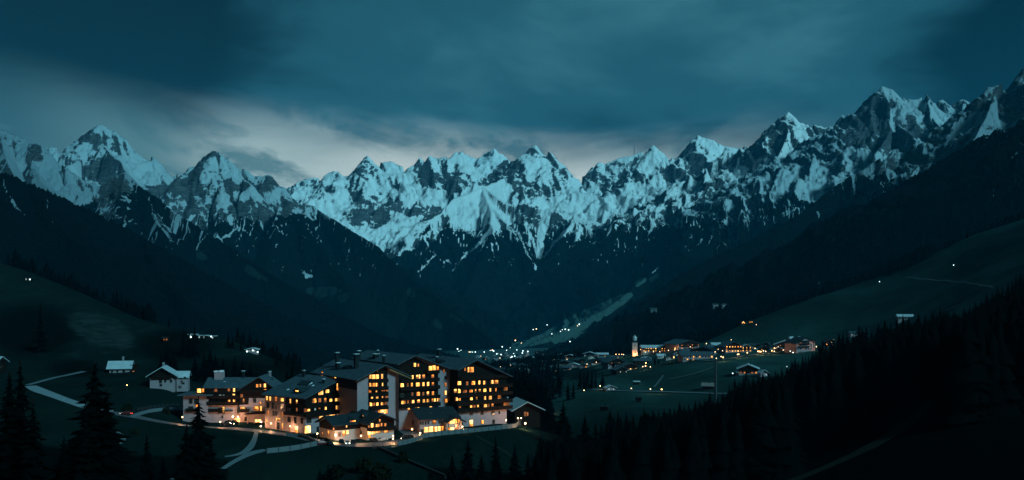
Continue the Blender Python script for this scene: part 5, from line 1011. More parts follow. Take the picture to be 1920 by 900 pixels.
# ------------------------------------------------------------------ trees
rnd = random.Random(11)
def spruce_meshes(seed, tiers, br, detail=True, slim=1.0):
    """unit spruce (height 1): a trunk, and a crown of drooping boughs set tier over tier"""
    r = random.Random(seed)
    t = MB().tube([(0, 0, -.06), (.003, 0, .3), (0, .003, .7), (0, 0, .985)], [.016, .012, .006, .0015], 6)
    c = MB()
    for k in range(tiers):
        f = k / (tiers - 1); z0 = z = .06 + .90 * f ** .92; R = (.165 * (1 - f) ** .82 + .006) * slim * r.uniform(.82, 1.16)
        nb = max(4, int(br * (1 - .55 * f))); ph = r.random() * 6.28
        for j in range(nb):
            if r.random() < .07: continue
            a = ph + 6.283 * j / nb + r.uniform(-.22, .22); L = R * r.uniform(.55, 1.25); dz = -L * r.uniform(.28, .55); up = L * .12
            z = z0 + r.uniform(-.012, .012); ca, sa = math.cos(a), math.sin(a); w = L * r.uniform(.26, .38) + .004
            def pt(d, s, h): return (ca * d - sa * s, sa * d + ca * s, z + h)
            n = len(c.v)
            if detail:
                c.v += [pt(L * .04, 0, .012), pt(L * .45, -w * .8, dz * .35), pt(L * .45, 0, up * .2 + dz * .22), pt(L * .45, w * .8, dz * .35), pt(L * .8, -w * .62, dz * .85), pt(L * .8, w * .62, dz * .85), pt(L * .82, 0, dz * .6), pt(L * 1.06, 0, dz * .82), pt(L * .5, 0, dz * .95)]
                c.f += [(n, n + 1, n + 2), (n, n + 2, n + 3), (n + 1, n + 4, n + 6, n + 2), (n + 2, n + 6, n + 5, n + 3), (n + 4, n + 7, n + 6), (n + 6, n + 7, n + 5), (n + 1, n + 8, n + 4), (n + 3, n + 5, n + 8)]
            else:
                c.v += [pt(0, 0, .015), pt(L * .6, -w, dz * .6), pt(L * 1.05, 0, dz), pt(L * .6, w, dz * .6)]
                c.f += [(n, n + 1, n + 2), (n, n + 2, n + 3)]
    c.lathe([(.045 * slim, .10), (.034 * slim, .5), (.001, .97)], sides=7)
    return t.mesh('trunk', 'bark'), c.mesh('crown', 'needles')
HI = [spruce_meshes(s, 30, 15, True, sl) for s, sl in ((1, 1.0), (2, .9), (3, 1.12), (8, .8))]
LO = [spruce_meshes(s, 15, 9, False, sl) for s, sl in ((4, 1.0), (5, .9), (6, 1.15), (7, .8))]
def spruce(px, top, Y, label, group, hi=False, zbase=None, wide=1.0, minh=5.0, name='spruce_tree'):
    c = P(px, top, Y); zb = gz(c.x, c.y) if zbase is None else zbase; h = max(minh, c.z - zb)
    tm, cm = rnd.choice(HI if hi else LO); root = empty(name, (c.x, c.y, zb), rnd.random() * 6.28, label=label, cat='tree', group=group)
    for me, nm in ((tm, 'trunk'), (cm, 'crown')):
        o = bpy.data.objects.new(nm, me); link(o, root); w = h * wide * rnd.uniform(1.25, 1.65) * (1.15 if h < 14 else 1.0); o.scale = (w, w, h)
    return root
for (px, top, Y, w, lb) in [(18, 690, 175, 1.1, 'huge black spruce at the left edge of the picture'), (38, 668, 188, .95, 'tall black spruce with pointed top second from the left edge'), (62, 740, 170, 1.1, 'broad black spruce right of the left edge pair'), (178, 672, 190, 1.0, 'tall black spruce in front of the left road'), (200, 722, 178, 1.1, 'broad black spruce close behind the tall roadside one'), (160, 745, 170, 1.0, 'black spruce left of the tall roadside one'),
                           (372, 738, 222, 1.15, 'dark spruce standing before the low hotel wing'), (275, 808, 230, 1.0, 'low dark spruce in the lower left meadow'), (120, 812, 180, 1.1, 'squat black spruce at the bottom left'), (306, 852, 225, 1.0, 'small black spruce at the bottom between left and hotel'), (395, 812, 225, .9, 'slim dark spruce right of the one before the hotel wing'), (350, 790, 215, 1.0, 'dark spruce leaning on the one before the hotel wing'),
                           (600, 877, 292, .9, 'small spruce top at the bottom edge under the meadow'), (877.5, 819, 300, 1.0, 'leftmost big spruce on the slope under the drive'), (929.5, 814, 305, 1.0, 'middle big spruce on the slope under the drive'), (848, 846, 285, 1.1, 'lower spruce at the left of the drive slope group'), (903, 852, 275, 1.1, 'squat spruce between the two big ones under the drive'), (965, 830, 300, 1.1, 'third big spruce under the drive'), (990, 846, 290, 1.0, 'spruce low in the bottom middle group'), (1015, 811, 312, 1.0, 'right hand spruce under the tip of the drive'),
                           (1040, 822, 310, 1.1, 'dark spruce beside the bare tree'), (1056, 750, 392, .9, 'tall narrow spruce left of the big meadow group'), (1066, 790, 350, 1.0, 'spruce at the foot of the tall narrow one'), (1096.5, 775, 335, 1.1, 'shapely spruce standing free against the meadow'), (1117, 788, 345, .9, 'left one of two slim spruces on the meadow edge'), (1128, 791, 345, .9, 'right one of two slim spruces on the meadow edge')]:
    spruce(px, top, Y, lb, 'spruces in the dark foreground', True, wide=w)
EDGE = [(1144,764,400),(1159,767,395),(1174,771,400),(1187,773.5,405),(1207.6,762.6,420),(1224,765,425),(1235,767,430),(1245,764,430),(1256,760,440),(1264,763,440),(1274,751,445),(1283,757,450),(1291,755,450),(1304,748,460),(1312,749,470),(1321,745,475),(1331,731.5,480),(1345,742,490),(1355,733,500),(1367.5,718,510),(1378,707,520),(1386,712,525),(1394.6,704,530),(1404,708,530),(1412,704,540),(1421,702,540),(1430,696,545),(1442,693.5,545),(1454,692,550),(1466,684.7,550),(1476,684,550),(1485,672,555),(1490.7,668.7,560),(1497,675,560),(1505,665,560),(1510.7,665,560),(1516,662.7,560),(1524,657,560),(1530,653,560),(1537,643,560),(1542,637,560),(1549,641,560),(1556,636,560),(1563,632,560),(1573,620.7,560),(1580.7,620,560),(1588,619,560),(1599,619,560),(1605,622,560),(1610.7,606,560),(1617,612,560),(1624,609,560),(1634.7,612,560),(1647,601,560),(1659,596,560),(1670,602,560),(1681,594,560),(1693,588,560),(1704,592,560),(1722,583,560),(1735,588,560),(1749,580,560),(1763,573,560),(1778,580,560),(1790,577,560),(1807,575,560),(1818,570,560),(1829,564,560),(1840,558,560),(1850,548,560),(1861,546,560),(1870,538,560),(1880,536,560),(1890,528,560),(1898,524,560),(1905,515,560),(1913,508,560),(1922,500,560),(1936,492,560),(1950,486,560)]
def ordn(n): return '%d%s' % (n, 'th' if 10 <= n % 100 <= 20 else {1: 'st', 2: 'nd', 3: 'rd'}.get(n % 10, 'th'))
_nl = sum(1 for e in EDGE if e[0] < 1342)
for i, (px, top, Y) in enumerate(EDGE): spruce(px, top, Y, 'black edge spruce of the right forest, %s' % ('%s left of the lift pylon' % ordn(_nl - i) if px < 1342 else '%s right of the lift pylon' % ordn(i - _nl + 1)), 'spruces of the right foreground forest', True, wide=1.0, minh=9)
ex = [e[0] for e in EDGE]; ey = [e[1] for e in EDGE]; eY = [e[2] for e in EDGE]
cand = []
for _ in range(2600):
    px = rnd.uniform(1010, 1990); Y = math.exp(rnd.uniform(math.log(235), math.log(620)))
    lim = np.interp(px, ex, ey) + rnd.uniform(5, 26) if px > 1140 else 800 + rnd.uniform(0, 60); Ymax = np.interp(px, ex, eY) + (60 if px > 1400 else 10)
    if Y > Ymax or (px < 1140 and Y > 330): continue
    x = (px - 960) * Y / F; zb = gz(x, Y); h = rnd.uniform(17, 27) if px > 1200 else rnd.uniform(13, 22); top = H0 - F * (zb + h) / Y
    pb = H0 - F * zb / Y
    # leave the forest ride and the grassy strip beside it open
    ride = np.interp(px, [1480, 1560, 1620, 1680, 1740, 1770], [905, 872, 845, 810, 765, 742]); 
    if 1480 < px < 1775 and Y < 300 and top < ride + 14: continue
    if top < lim: h = (H0 - lim) * Y / F - zb; top = lim
    if h < 7 or top > 915: continue
    cand.append((top - 0.05 * Y, px, top, Y, zb, h))
cand.sort(key=lambda q: q[3] - 3 * abs(q[2] - np.interp(q[1], ex, ey)) * .3)
sel = rnd.sample(cand, min(len(cand), 190)); rest = [q for q in cand if q not in sel][:1300]
for q in sel: spruce(q[1], q[2], q[3], 'black spruce deep in the right foreground forest', 'spruces of the right foreground forest', q[3] < 330, wide=1.0, zbase=q[4], minh=7)
def forest_mass(name, label, trees, kind='stuff', tiers=5, sides=6):
    """many small spruces as one object: (x, y, z, height)"""
    T = np.array(trees); n = len(T); rs = np.random.RandomState(5); V = []; Fa = []
    per = 0; vs = []; fs = []
    for k in range(tiers):
        z0 = .06 + .86 * (k / tiers); z1 = min(1.0, z0 + .86 / tiers * 1.75); R = .165 * (1 - k / tiers) ** .8 + .01
        b = len(vs)
        for j in range(sides): a = 6.283 * (j + .5 * (k % 2)) / sides; rr = R * (1.15 if j % 2 else .75); vs.append((rr * math.cos(a), rr * math.sin(a), z0 - (.02 if j % 2 else 0)))
        vs.append((0, 0, z1))
        for j in range(sides): fs.append((b + j, b + (j + 1) % sides, b + sides))
    vs = np.array(vs); fs = np.array(fs); m = len(vs)
    ang = rs.rand(n) * 6.28; c, s_ = np.cos(ang), np.sin(ang); wd = T[:, 3] * rs.uniform(1.1, 1.7, n)
    jit = 1 + rs.uniform(-.18, .18, (n, m))
    X = (vs[None, :, 0] * c[:, None] - vs[None, :, 1] * s_[:, None]) * wd[:, None] * jit + T[:, 0:1]
    Yv = (vs[None, :, 0] * s_[:, None] + vs[None, :, 1] * c[:, None]) * wd[:, None] * jit + T[:, 1:2]
    Zv = vs[None, :, 2] * T[:, 3:4] + T[:, 2:3]
    co = np.stack([X, Yv, Zv], -1).reshape(-1, 3).astype(np.float32); q = (fs[None] + (np.arange(n) * m)[:, None, None]).reshape(-1).astype(np.int32)
    me = bpy.data.meshes.new(name); me.vertices.add(len(co)); me.vertices.foreach_set('co', co.ravel()); me.loops.add(len(q)); me.loops.foreach_set('vertex_index', q)
    me.polygons.add(len(q) // 3); me.polygons.foreach_set('loop_start', np.arange(0, len(q), 3, dtype=np.int32)); me.update(calc_edges=True); me.materials.append(MT['needles'])
    o = bpy.data.objects.new(name, me); link(o); tag(o, label=label, kind=kind); return o
forest_mass('spruce_forest', 'rest of the dense black spruce forest on the right foreground slope', [((q[1] - 960) * q[3] / F, q[3], q[4] - .5, q[5]) for q in rest])
MID = [(950,683,560,'leftmost spruce of the dark stand behind the barn'),(958,692,540,'spruce over the barn roof at the stand\'s left'),(966,690,560,'spruce in the stand behind the barn, second row'),(974,694,530,'spruce right above the barn ridge'),(980.6,685,570,'highest spruce in the middle of the stand behind the barn'),(987,697,540,'spruce right of the highest one behind the barn'),(993,693,560,'pointed spruce in the right half of the stand behind the barn'),(1001,700,550,'spruce near the right shoulder of the stand behind the barn'),(1008,704,540,'spruce before the right shoulder of the stand'),(1016,703,560,'right shoulder spruce of the stand behind the barn'),(1024,718,540,'lower spruce at the right end of the stand'),(1030,732,520,'last small spruce at the stand\'s right end'),(963,716,500,'squat spruce just behind the barn at left'),(999,722,500,'squat spruce just behind the barn at right'),
       (1047,677,1000,'spruce above the left end of the valley wood'),(1065,713,760,'left of two spruces beside the valley road'),(1075,713,760,'right of two spruces beside the valley road'),(1036,706,800,'spruce in the hollow left of the valley road'),(1049,700,820,'taller spruce in the hollow left of the valley road'),(1088,690,900,'left spruce of the round valley grove'),(1095,686,900,'second spruce of the round valley grove'),(1102,688,880,'middle spruce of the round valley grove'),(1110,690,890,'fourth spruce of the round valley grove'),(1117,696,880,'right spruce of the round valley grove'),(1099,700,850,'front spruce of the round valley grove'),(1108,704,850,'front right spruce of the round valley grove'),(1130,697,880,'single spruce right of the valley grove'),(1150,673,1040,'tall spruce left of the dark roofed farm'),(1156,682,1040,'small spruce beside the tall one at the farm'),
       (1228,665,1010,'left spruce of the pair under the church terrace'),(1235,670,1000,'right spruce of the pair under the church terrace'),(1246,660,1080,'spruce left in the clump below the village hotel'),(1252,664,1080,'spruce middle in the clump below the village hotel'),(1258,662,1080,'spruce right in the clump below the village hotel'),(1266,664,1100,'spruce at the clump edge below the village hotel'),
       (1277,660,1090,'spruce close left of the white guest house'),(1358,655,1050,'spruce right of the white guest house'),(1368,650,1080,'spruce between guest house and lit block'),(1376,656,1060,'spruce in front of the lit block'),(1385,660,1050,'small spruce in front of the lit block'),(1440,640,1080,'slim spruce in the middle of the village row'),(1446,636,1090,'tallest slim spruce in the middle of the village row'),(1455,646,1080,'spruce left of the dark timber house'),(1534,644,1000,'spruce right beside the white balconied hotel'),(1542,640,990,'second spruce right of the white balconied hotel'),(1558,634,1000,'spruce over the lit farm at right'),(1423,702,700,'spruce behind the white roofed farm'),(1399,690,760,'spruce left behind the white roofed farm'),
       (76,563,620,'big round dark spruce alone on the left hillside'),(317,592,800,'dark spruce on the left crest'),(344,614,640,'spruce before the crest farm at left'),(365,609,640,'spruce group right of the first one before the crest farm'),(355,618,630,'spruce between the two before the crest farm'),(428,618,700,'tall slim spruce on the crest'),(436,626,700,'smaller slim spruce beside the tall crest one'),(452,632,700,'spruce left of the crest hut with lights'),(518,661,680,'spruce low on the crest behind the hotel'),(547,678,480,'pointed spruce rising just behind the hotel roof'),(538,690,480,'small spruce left of the pointed one behind the hotel'),
       (313,646,560,'black spruce behind the nearer farmhouse'),(303,655,550,'black spruce left behind the nearer farmhouse'),(325,660,550,'black spruce close behind the farmhouse roof'),(394,650,560,'dark spruce behind the low hotel wing'),(383,660,550,'dark spruce left behind the low hotel wing'),(404,662,550,'dark spruce right behind the low hotel wing'),(366,668,540,'dark spruce between farmhouse and hotel wing'),(418,668,540,'dark spruce over the wing roof'),(440,664,560,'dark spruce right over the wing roof'),(455,672,560,'dark spruce under the lit crest hut'),(470,680,540,'dark spruce above the cross gable'),
       (219,536,960,'uppermost spruce of the wood on the left crest'),(228,545,950,'second spruce down the wood on the left crest'),(236,553,945,'third spruce down the wood on the left crest'),(245,560,940,'fourth spruce down the wood on the left crest'),(254,566,930,'fifth spruce down the wood on the left crest'),(262,572,920,'sixth spruce down the wood on the left crest'),(270,577,900,'lowest tall spruce of the wood on the left crest'),(278,586,890,'last spruce of the wood on the left crest')]
for px, top, Y, w_ in [(1283,648,1120,'behind the guest house at left'),(1300,650,1150,'behind the guest house in the middle'),(1334,646,1150,'between guest house and turquoise roofed house'),(1349,648,1120,'left of the yellow lit block'),(1391,646,1130,'behind the small lit chalet'),(1413,648,1100,'right of the small lit chalet'),(1427,646,1110,'in the middle gap of the village row'),(1464,646,1080,'before the dark timber house'),(1486,644,1080,'at the left of the balconied hotel'),(1215,652,1320,'behind the wide inn'),(1272,652,1200,'at the right end of the inn'),(1178,664,1330,'left of the church tower'),(1170,666,1300,'farther left of the church tower'),(1143,668,1300,'behind the tall farm spruce'),(1120,668,1350,'at the mountain foot farms'),(1085,672,1300,'left of the mountain foot farms'),(1206,672,1150,'under the church tower'),(1216,674,1100,'under the wide inn')]: MID.append((px, top, Y, 'village spruce standing ' + w_))
for (px, top, Y, lb) in MID: spruce(px, top, Y, lb, 'single spruces about the valley', Y < 600, minh=6)
# woods on the crests and across the valley that read as one dark mass
mass = []
def band(pts, n, Yoff, hmin, hmax, jx=6):
    R = resample(pts, n)
    for r in R:
        px = r[0] + rnd.uniform(-jx, jx); Y = r[2] + rnd.uniform(*Yoff); x = (px - 960) * Y / F; mass.append((x, Y, gz(x, Y) - 1, rnd.uniform(hmin, hmax)))
band([(195, 0, 960), (285, 0, 880)], 90, (0, 160), 14, 24)
band([(20, 0, 950), (200, 0, 950)], 130, (10, 160), 12, 20)
band([(1290, 0, 1440), (1400, 0, 1480), (1480, 0, 1500), (1670, 0, 1520)], 420, (20, 160), 12, 20)
band([(1670, 0, 1470), (1745, 0, 1440)], 160, (-40, 120), 14, 22)
band([(1745, 0, 1480), (1960, 0, 1420)], 160, (20, 160), 10, 16)
band([(450, 0, 720), (560, 0, 720)], 60, (20, 200), 9, 15)
band([(900, 0, 1000), (1040, 0, 1000)], 260, (-150, 500), 9, 17, 20)
band([(980, 0, 1900), (1180, 0, 1800)], 330, (-350, 600), 9, 16, 25)
band([(820, 0, 1900), (1000, 0, 2100)], 260, (-350, 300), 9, 15, 25)
band([(600, 0, 760), (900, 0, 820)], 260, (-120, 400), 9, 16, 25)
forest_mass('distant_woods', 'dark woods on the crests and valley floor', mass)
# the ragged tree line along the wooded ridges
rid = []
for nm_, rs_ in LINES:
    for k_, rl in enumerate(rs_):
        if isinstance(rl[0], (int, float)): rl = rl[1:]
        idx = [i for i, q in enumerate(rl) if len(q) == 3]; yy = np.interp(range(len(rl)), idx, [rl[i][2] for i in idx]); nodes = [P(q[0], q[1], y) for q, y in zip(rl, yy)]
        for a, b in zip(nodes[:-1], nodes[1:]):
            if a.y > 5200 or min(a.z, b.z) > 330: continue
            L = (b - a).length
            for _ in range(int(L / 9)):
                t = rnd.random(); c = a.lerp(b, t)
                if c.z > rnd.uniform(230, 350): continue
                off = abs(rnd.gauss(0, 14)); rid.append((c.x + rnd.uniform(-6, 6), c.y - off, c.z - 2.5 - off * .72, rnd.uniform(6, 12)))
forest_mass('ridge_woods', 'ragged line of tiny spruces along the wooded mountain ridges', rid, tiers=3, sides=5)
# leafless trees
def bare_meshes(seed, depth=6):
    r = random.Random(seed); m = MB()
    def grow(p, d, L, R, k):
        q = p + d * L; mid = p + d * L * .5 + Vector((r.uniform(-1, 1), r.uniform(-1, 1), 0)) * L * .05
        m.tube([p, mid, q], [R, R * .8, R * .6], 4 if k < depth - 1 else 5, cap=False)
        if k == 0: return
        for _ in range(3 if k > 2 else 2):
            a = Vector((r.uniform(-1, 1), r.uniform(-1, 1), r.uniform(-.15, .7))).normalized(); grow(q, (d * .75 + a * .75).normalized(), L * r.uniform(.62, .82), R * .55, k - 1)
    t = MB().tube([(0, 0, -.05), (.01, 0, .15), (0, .01, .3)], [.024, .018, .015], 7)
    for j in range(4): a = 6.283 * j / 4 + r.random(); grow(Vector((0, .01, .27 + .02 * j)), Vector((math.cos(a) * .6, math.sin(a) * .6, .9)).normalized(), .17, .009, 4)
    return t.mesh('trunk', 'bark'), m.mesh('branches', 'bark')
BARE = [bare_meshes(21), bare_meshes(22)]
for (px, top, Y, lb) in [(1020, 790, 372, 'leafless tree below the tip of the drive catching lamp light'), (1000, 800, 366, 'smaller leafless tree left of the one under the drive tip'), (484, 858, 300, 'leafless tree at the bottom edge below the fence'), (395, 846, 250, 'leafless tree at the bottom left of the footpath'), (1045, 800, 380, 'leafless tree nearest the tall narrow spruce'), (838, 745, 440, 'leafless tree between annex roof and the tall block'), (275, 752, 430, 'leafless small tree beside the lane railing')]:
    c = P(px, top, Y); zb = gz(c.x, c.y); h = max(4, c.z - zb); tm, bm_ = rnd.choice(BARE); root = empty('bare_tree', (c.x, c.y, zb), rnd.random() * 6, label=lb, cat='tree')
    for me, nm in ((tm, 'trunk'), (bm_, 'branches')): o = bpy.data.objects.new(nm, me); link(o, root); o.scale = (h * 1.15, h * 1.15, h * 1.05)
# rounded shrubs
def shrub_mesh(seed):
    r = random.Random(seed); m = MB()
    for _ in range(420):
        a = r.random() * 6.28; e = math.acos(r.uniform(-.25, 1)); R = r.uniform(.55, 1.0) * (1 + .2 * math.sin(3 * a + seed)); p = Vector((R * math.sin(e) * math.cos(a), R * math.sin(e) * math.sin(a), .15 + .75 * R * math.cos(e)))
        u = Vector((r.uniform(-1, 1), r.uniform(-1, 1), r.uniform(-1, 1))).normalized() * .14; v = u.orthogonal().normalized() * .12
        m.poly([p - u, p + v, p + u, p - v])
    m.lathe([(.5, -.2), (.7, .2), (.5, .6), (.05, .75)], sides=8); return m.mesh('foliage', 'shrub_leaves'), MB().tube([(0, 0, -.3), (0, 0, .4)], [.06, .04], 5).mesh('stem', 'bark')
SH = [shrub_mesh(31), shrub_mesh(32)]
for (px, py, w, h, lb) in [(428, 796, 2.2, 2.0, 'round dark shrub left at the pink base wall'), (437, 797, 2.4, 2.2, 'round dark shrub right at the pink base wall'), (514, 803, 1.4, .9, 'low planting left of the hotel doorway'), (502, 802, 1.3, .9, 'low planting under the canopy lamps'), (588, 822, 1.6, 1.2, 'low shrub at the hotel corner'), (575, 819, 1.5, 1.1, 'low shrub beneath the bright corner window'), (755, 790, 2.0, 1.8, 'lit green shrub inside the lane bend'), (760, 797, 1.7, 1.4, 'lower green shrub inside the lane bend'), (953, 786, 2.3, 4.0, 'yellow lit bush between tall block and barn'), (740, 812, 1.6, 2.4, 'dark shrub at the right chalet corner'), (610, 828, 1.6, 1.5, 'dark shrub beside the red car'), (685, 884, 4.0, 5.0, 'domed dark bush at the bottom right of the lower meadow'),
                           (630, 896, 4.0, 4.6, 'domed dark bush at the bottom middle of the lower meadow'), (712, 898, 4.5, 5.4, 'largest domed bush at the bottom edge'), (755, 868, 2.0, 4.2, 'columnar dark bush beside the diagonal wall'), (312, 776, 2.4, 3.0, 'dark bush in front of the lane railing'), (240, 770, 2.6, 3.0, 'dark bush above the red car'), (255, 815, 2.4, 2.6, 'dark bush by the short bent path'), (1180, 717, 0.1, .1, '')]:
    if not lb: continue
    p = hit(px, py, 230); fm, sm = rnd.choice(SH); root = empty('shrub', (p.x, p.y, p.z), rnd.random() * 6, label=lb, cat='shrub')
    for me, nm in ((fm, 'foliage'), (sm, 'stem')): o = bpy.data.objects.new(nm, me); link(o, root); o.scale = (w * .8, w * .8, h)
# ------------------------------------------------------------------ lift pylon, summit mast, church tower
def pylon():
    Y = 600; t = P(1342, 674, Y); zb = gz(t.x, t.y); h = t.z - zb; root = empty('lift_pylon', (t.x, t.y, zb), label='tall dark cable lift pylon rising from the forest edge before the meadow', cat='pylon')
    MB().tube([(0, 0, -1), (0, 0, h * .5), (0, 0, h)], [1.05, .85, .6], 8).build('mast', 'metal', root)
    MB().box(-3.2, 3.2, -.3, .3, h - .6, h).build('cross_arm', 'metal', root)
    for x in (-2.9, 2.9):
        w = MB().box(x - .15, x + .15, -2.0, 2.0, h + .003, h + .35).build('sheave_beam', 'metal', root)
        for y in (-1.5, -.5, .5, 1.5): MB().tube([(x - .3, y, h + .5), (x + .3, y, h + .5)], [.22, .22], 8).build('sheave', 'rubber', w)
pylon()
q = P(1189, 292, 9290); mroot = empty('radio_mast', q, label='thin transmitter mast standing on the snowy shoulder left of the rounded summit', cat='mast')
MB().tube([(0, 0, -40), (0, 0, 45), (0, 0, 92)], [3.4, 2.6, 1.6], 6).build('mast', 'metal', mroot); MB().box(-5, 5, -4, 4, -40, 6).build('base_hut', 'stone', mroot)
def church():
    b = surf(1190, 667, 1000); z0 = b.z; k = b.y / F     # metres per pixel there
    root = empty('church_tower', b, label='floodlit church tower with silver onion dome at the village edge', cat='church tower')
    w = 4.6 * k; H = 24 * k
    MB().box(-w, w, -w, w, -4, H).build('wall', 'cream_plaster', root)
    MB().box(-w * 1.12, w * 1.12, -w * 1.12, w * 1.12, H + .003, H + .5).box(-w * 1.06, w * 1.06, -w * 1.06, w * 1.06, H * .52, H * .52 + .4).build('cornice', 'cream_plaster', root)
    MB().box(-w * .8, w * .8, -w * .8, w * .8, H + .5, H + 3.4).build('belfry', 'dark_roof', root)
    MB().lathe([(w * .95, H + 3.4), (w * .8, H + 3.9), (w * .9, H + 5), (w * 1.02, H + 6.3), (w * .85, H + 7.8), (w * .4, H + 9.0), (.25, H + 9.8), (.1, H + 11)], sides=16).build('onion_dome', 'copper_onion', root, smooth=True)
    for (z, hh) in ((H * .72, 2.4), (H * .2, 3.4)):
        o = MB().box(-.6, .6, -w - .06, -w + .01, z, z + hh).build('window', 'frame_wood', root); MB().box(-.45, .45, -w - .1, -w - .06, z + .2, z + hh - .2).build('pane', 'glass', o)
    f = MB().tube([(0, -w - .12, H * .9), (0, -w + .01, H * .9)], [1.0, 1.0], 16).build('clock_face', 'plaster', root); MB().box(-.05, .05, -w - .17, -w - .12, H * .9 - .1, H * .9 + .75).box(-.1, .5, -w - .17, -w - .12, H * .9 - .05, H * .9 + .05).build('clock_hand', 'metal', f)
    for dx in (-3.2, 3.2):
        r = empty('floodlight', (b.x + dx, b.y - w - 3.0, z0 + .5), label='%s floodlight at the foot of the church tower' % ('left' if dx < 0 else 'right'), cat='floodlight', group='floodlights of the church')
        MB().box(-.35, .35, -.2, .2, -.5, .1).build('housing', 'metal', r); MB().box(-.3, .3, -.25, .25, .1, .3).build('lens', 'lamp_amber', r)
        ld = bpy.data.lights.new('floodlight', 'POINT'); ld.energy = 2200; ld.color = (1, .45, .16); ld.shadow_soft_size = .3; lo = bpy.data.objects.new('light', ld); link(lo, r); lo.location = (-dx * .5, 0, 1.0)
church()
# ------------------------------------------------------------------ village houses
_hm = {}
def hm_mesh(key, fn):
    if key not in _hm: _hm[key] = fn()
    return _hm[key]
HN = 0
def village(px, py, wpx, hpx, label, roof='roof_slate', wall='plaster', timber=True, orient='gable', deg=None, lit=(), cat='house', name='village_house', group='houses of the valley village', Ymin=550, storeys=None, Y=None, rows=None):
    """px, py: middle of the foot of the house as seen; wpx, hpx: its size there"""
    global HN; HN += 1
    p = surf(px, py, Ymin) if Y is None else P(px, py, Y); k = p.y / F; w = wpx * k; H = hpx * k; deg = rnd.uniform(-28, 28) if deg is None else deg; d = w * rnd.uniform(.8, 1.05)
    hw = max(2.4, H * (.62 if orient == 'gable' else .66)); o = p - Vector((math.cos(math.radians(deg)), math.sin(math.radians(deg)), 0)) * w / 2
    h = House(name, label, cat, o, deg, group)
    if orient == 'gable': h.gable(w, d, hw, w / 2, H, hw, roofmat=roof, wallmat=wall, ov=w * .1 + .4, ovf=1.3, base=-6, th=.35)
    else: h.longroof(w, d * .7, hw, H, roofmat=roof, wallmat=wall, ov=1.0, ovs=w * .06 + .4, base=-6, th=.35)
    if timber:
        h.clad([(-.05, hw * .52), (w + .05, hw * .52), (w + .05, hw - .1)] + ([(w / 2, H - .35)] if orient == 'gable' else []) + [(-.05, hw - .1)], 'F', -.003)
    n = max(2, int(w / 2.8)); rr = rows or max(1, int(hw / 2.6))
    for r in range(rr):
        for i in range(n):
            x = w * (i + .5) / n; z = .9 + r * hw / rr * .98
            L = lit[(r * n + i) % len(lit)] if lit else 0
            if L is None: continue
            h.put(x, z, .9 if w < 14 else 1.2, 1.2, L, 'F', -.125 if (timber and z > hw * .45) else 0, .03)
    if timber and w > 9: h.balcony(w * .1, w * .9, hw * .52, 1.1)
    MB().box(-.4, .4, -.4, .4, 0, 2.2).build('chimney', 'chimney_metal', h.root, loc=(w * .62, d * .4 if orient == 'gable' else d * .35, H * .88))
    return h
W_ = 'plaster'
village(1309, 677, 58, 16, 'long white guest house with arcade of arched windows by the meadow', 'roof_slate', W_, False, 'long', 4, (0, 3, 0, 3, 0, 0), rows=2, name='guest_house', cat='guest house', Y=960)
village(1318, 668, 40, 17, 'dark roofed timber house right behind the white guest house', 'dark_roof', W_, True, 'gable', -20, (0, 0, 2))
village(1292, 655, 46, 17, 'large dark chalet on the rise left above the guest house', 'roof_slate', W_, True, 'gable', 25, (0, 2, 0, 0, 1))
hb = village(1511, 657, 40, 24, 'white village hotel with stacked balconies at the right of the village', 'dark_roof', W_, False, 'gable', 18, (0, 0, 1, 0), rows=4, name='village_hotel', cat='hotel', Y=1000)
for z in (3.2, 6.0, 8.6): hb.balcony(2, 14, z, 1.2)
village(1493, 652, 18, 20, 'lower white wing left of the balconied village hotel', 'snowy_roof', W_, False, 'long', 10, (0, 0, 4), Y=1015)
village(1472, 656, 34, 17, 'dark timber house with pale roof left of the balconied hotel', 'snowy_roof', W_, True, 'gable', -15, (0, 0, 0, 1))
village(1376, 661, 34, 20, 'tall lit block with yellow glowing upper windows in the village', 'roof_slate', W_, True, 'gable', 12, (3, 2, 3, 5, 3), rows=3)
village(1400, 660, 20, 14, 'small chalet crowded with lit windows right of the yellow lit block', 'snowy_roof', W_, True, 'gable', -5, (5, 3, 5, 3), rows=3)
village(1343, 653, 16, 10, 'house with bright turquoise flat roof in the village', 'snowy_roof', W_, True, 'long', 0, (0, 3, 0))
village(1225, 660, 40, 12, 'wide inn beside the church tower with orange windows', 'snowy_roof', 'cream_plaster', True, 'long', 0, (3, 2, 5, 0, 3, 3), rows=2, Y=1280)
village(1246, 660, 16, 13, 'gabled end of the inn beside the church', 'snowy_roof', 'cream_plaster', True, 'gable', 20, (3, 2, 3), Y=1265)
village(1261, 658, 18, 12, 'orange lit house third from the church tower', 'snowy_roof', 'cream_plaster', True, 'gable', -10, (5, 3, 5), Y=1270)
village(1156, 688, 34, 16, 'dark farmhouse with slate roof low on the meadow left of spruces', 'roof_slate', W_, True, 'gable', 18, (0, 0, 1))
village(1182, 694, 26, 13, 'farmhouse with two yellow windows at the head of the meadow', 'roof_slate', 'cream_plaster', True, 'gable', 12, (5, 0, 5, 0))
village(1166, 700, 24, 12, 'low barn with dark gable in front of the yellow windowed farmhouse', 'roof_slate', 'timber', False, 'gable', 20, (0, 4))
village(1205, 683, 30, 10, 'wide slate roofed stable under the church terrace', 'roof_slate', 'timber', False, 'long', 0, (0, 0))
village(1403, 702, 34, 18, 'farm with broad white roof standing alone in the middle meadow', 'snowy_roof', W_, True, 'gable', -12, (1, 2, 0), name='farmhouse', cat='farmhouse')
village(1390, 703, 16, 7, 'white shed left of the lone meadow farm', 'snowy_roof', W_, False, 'long', 0, (4, 0))
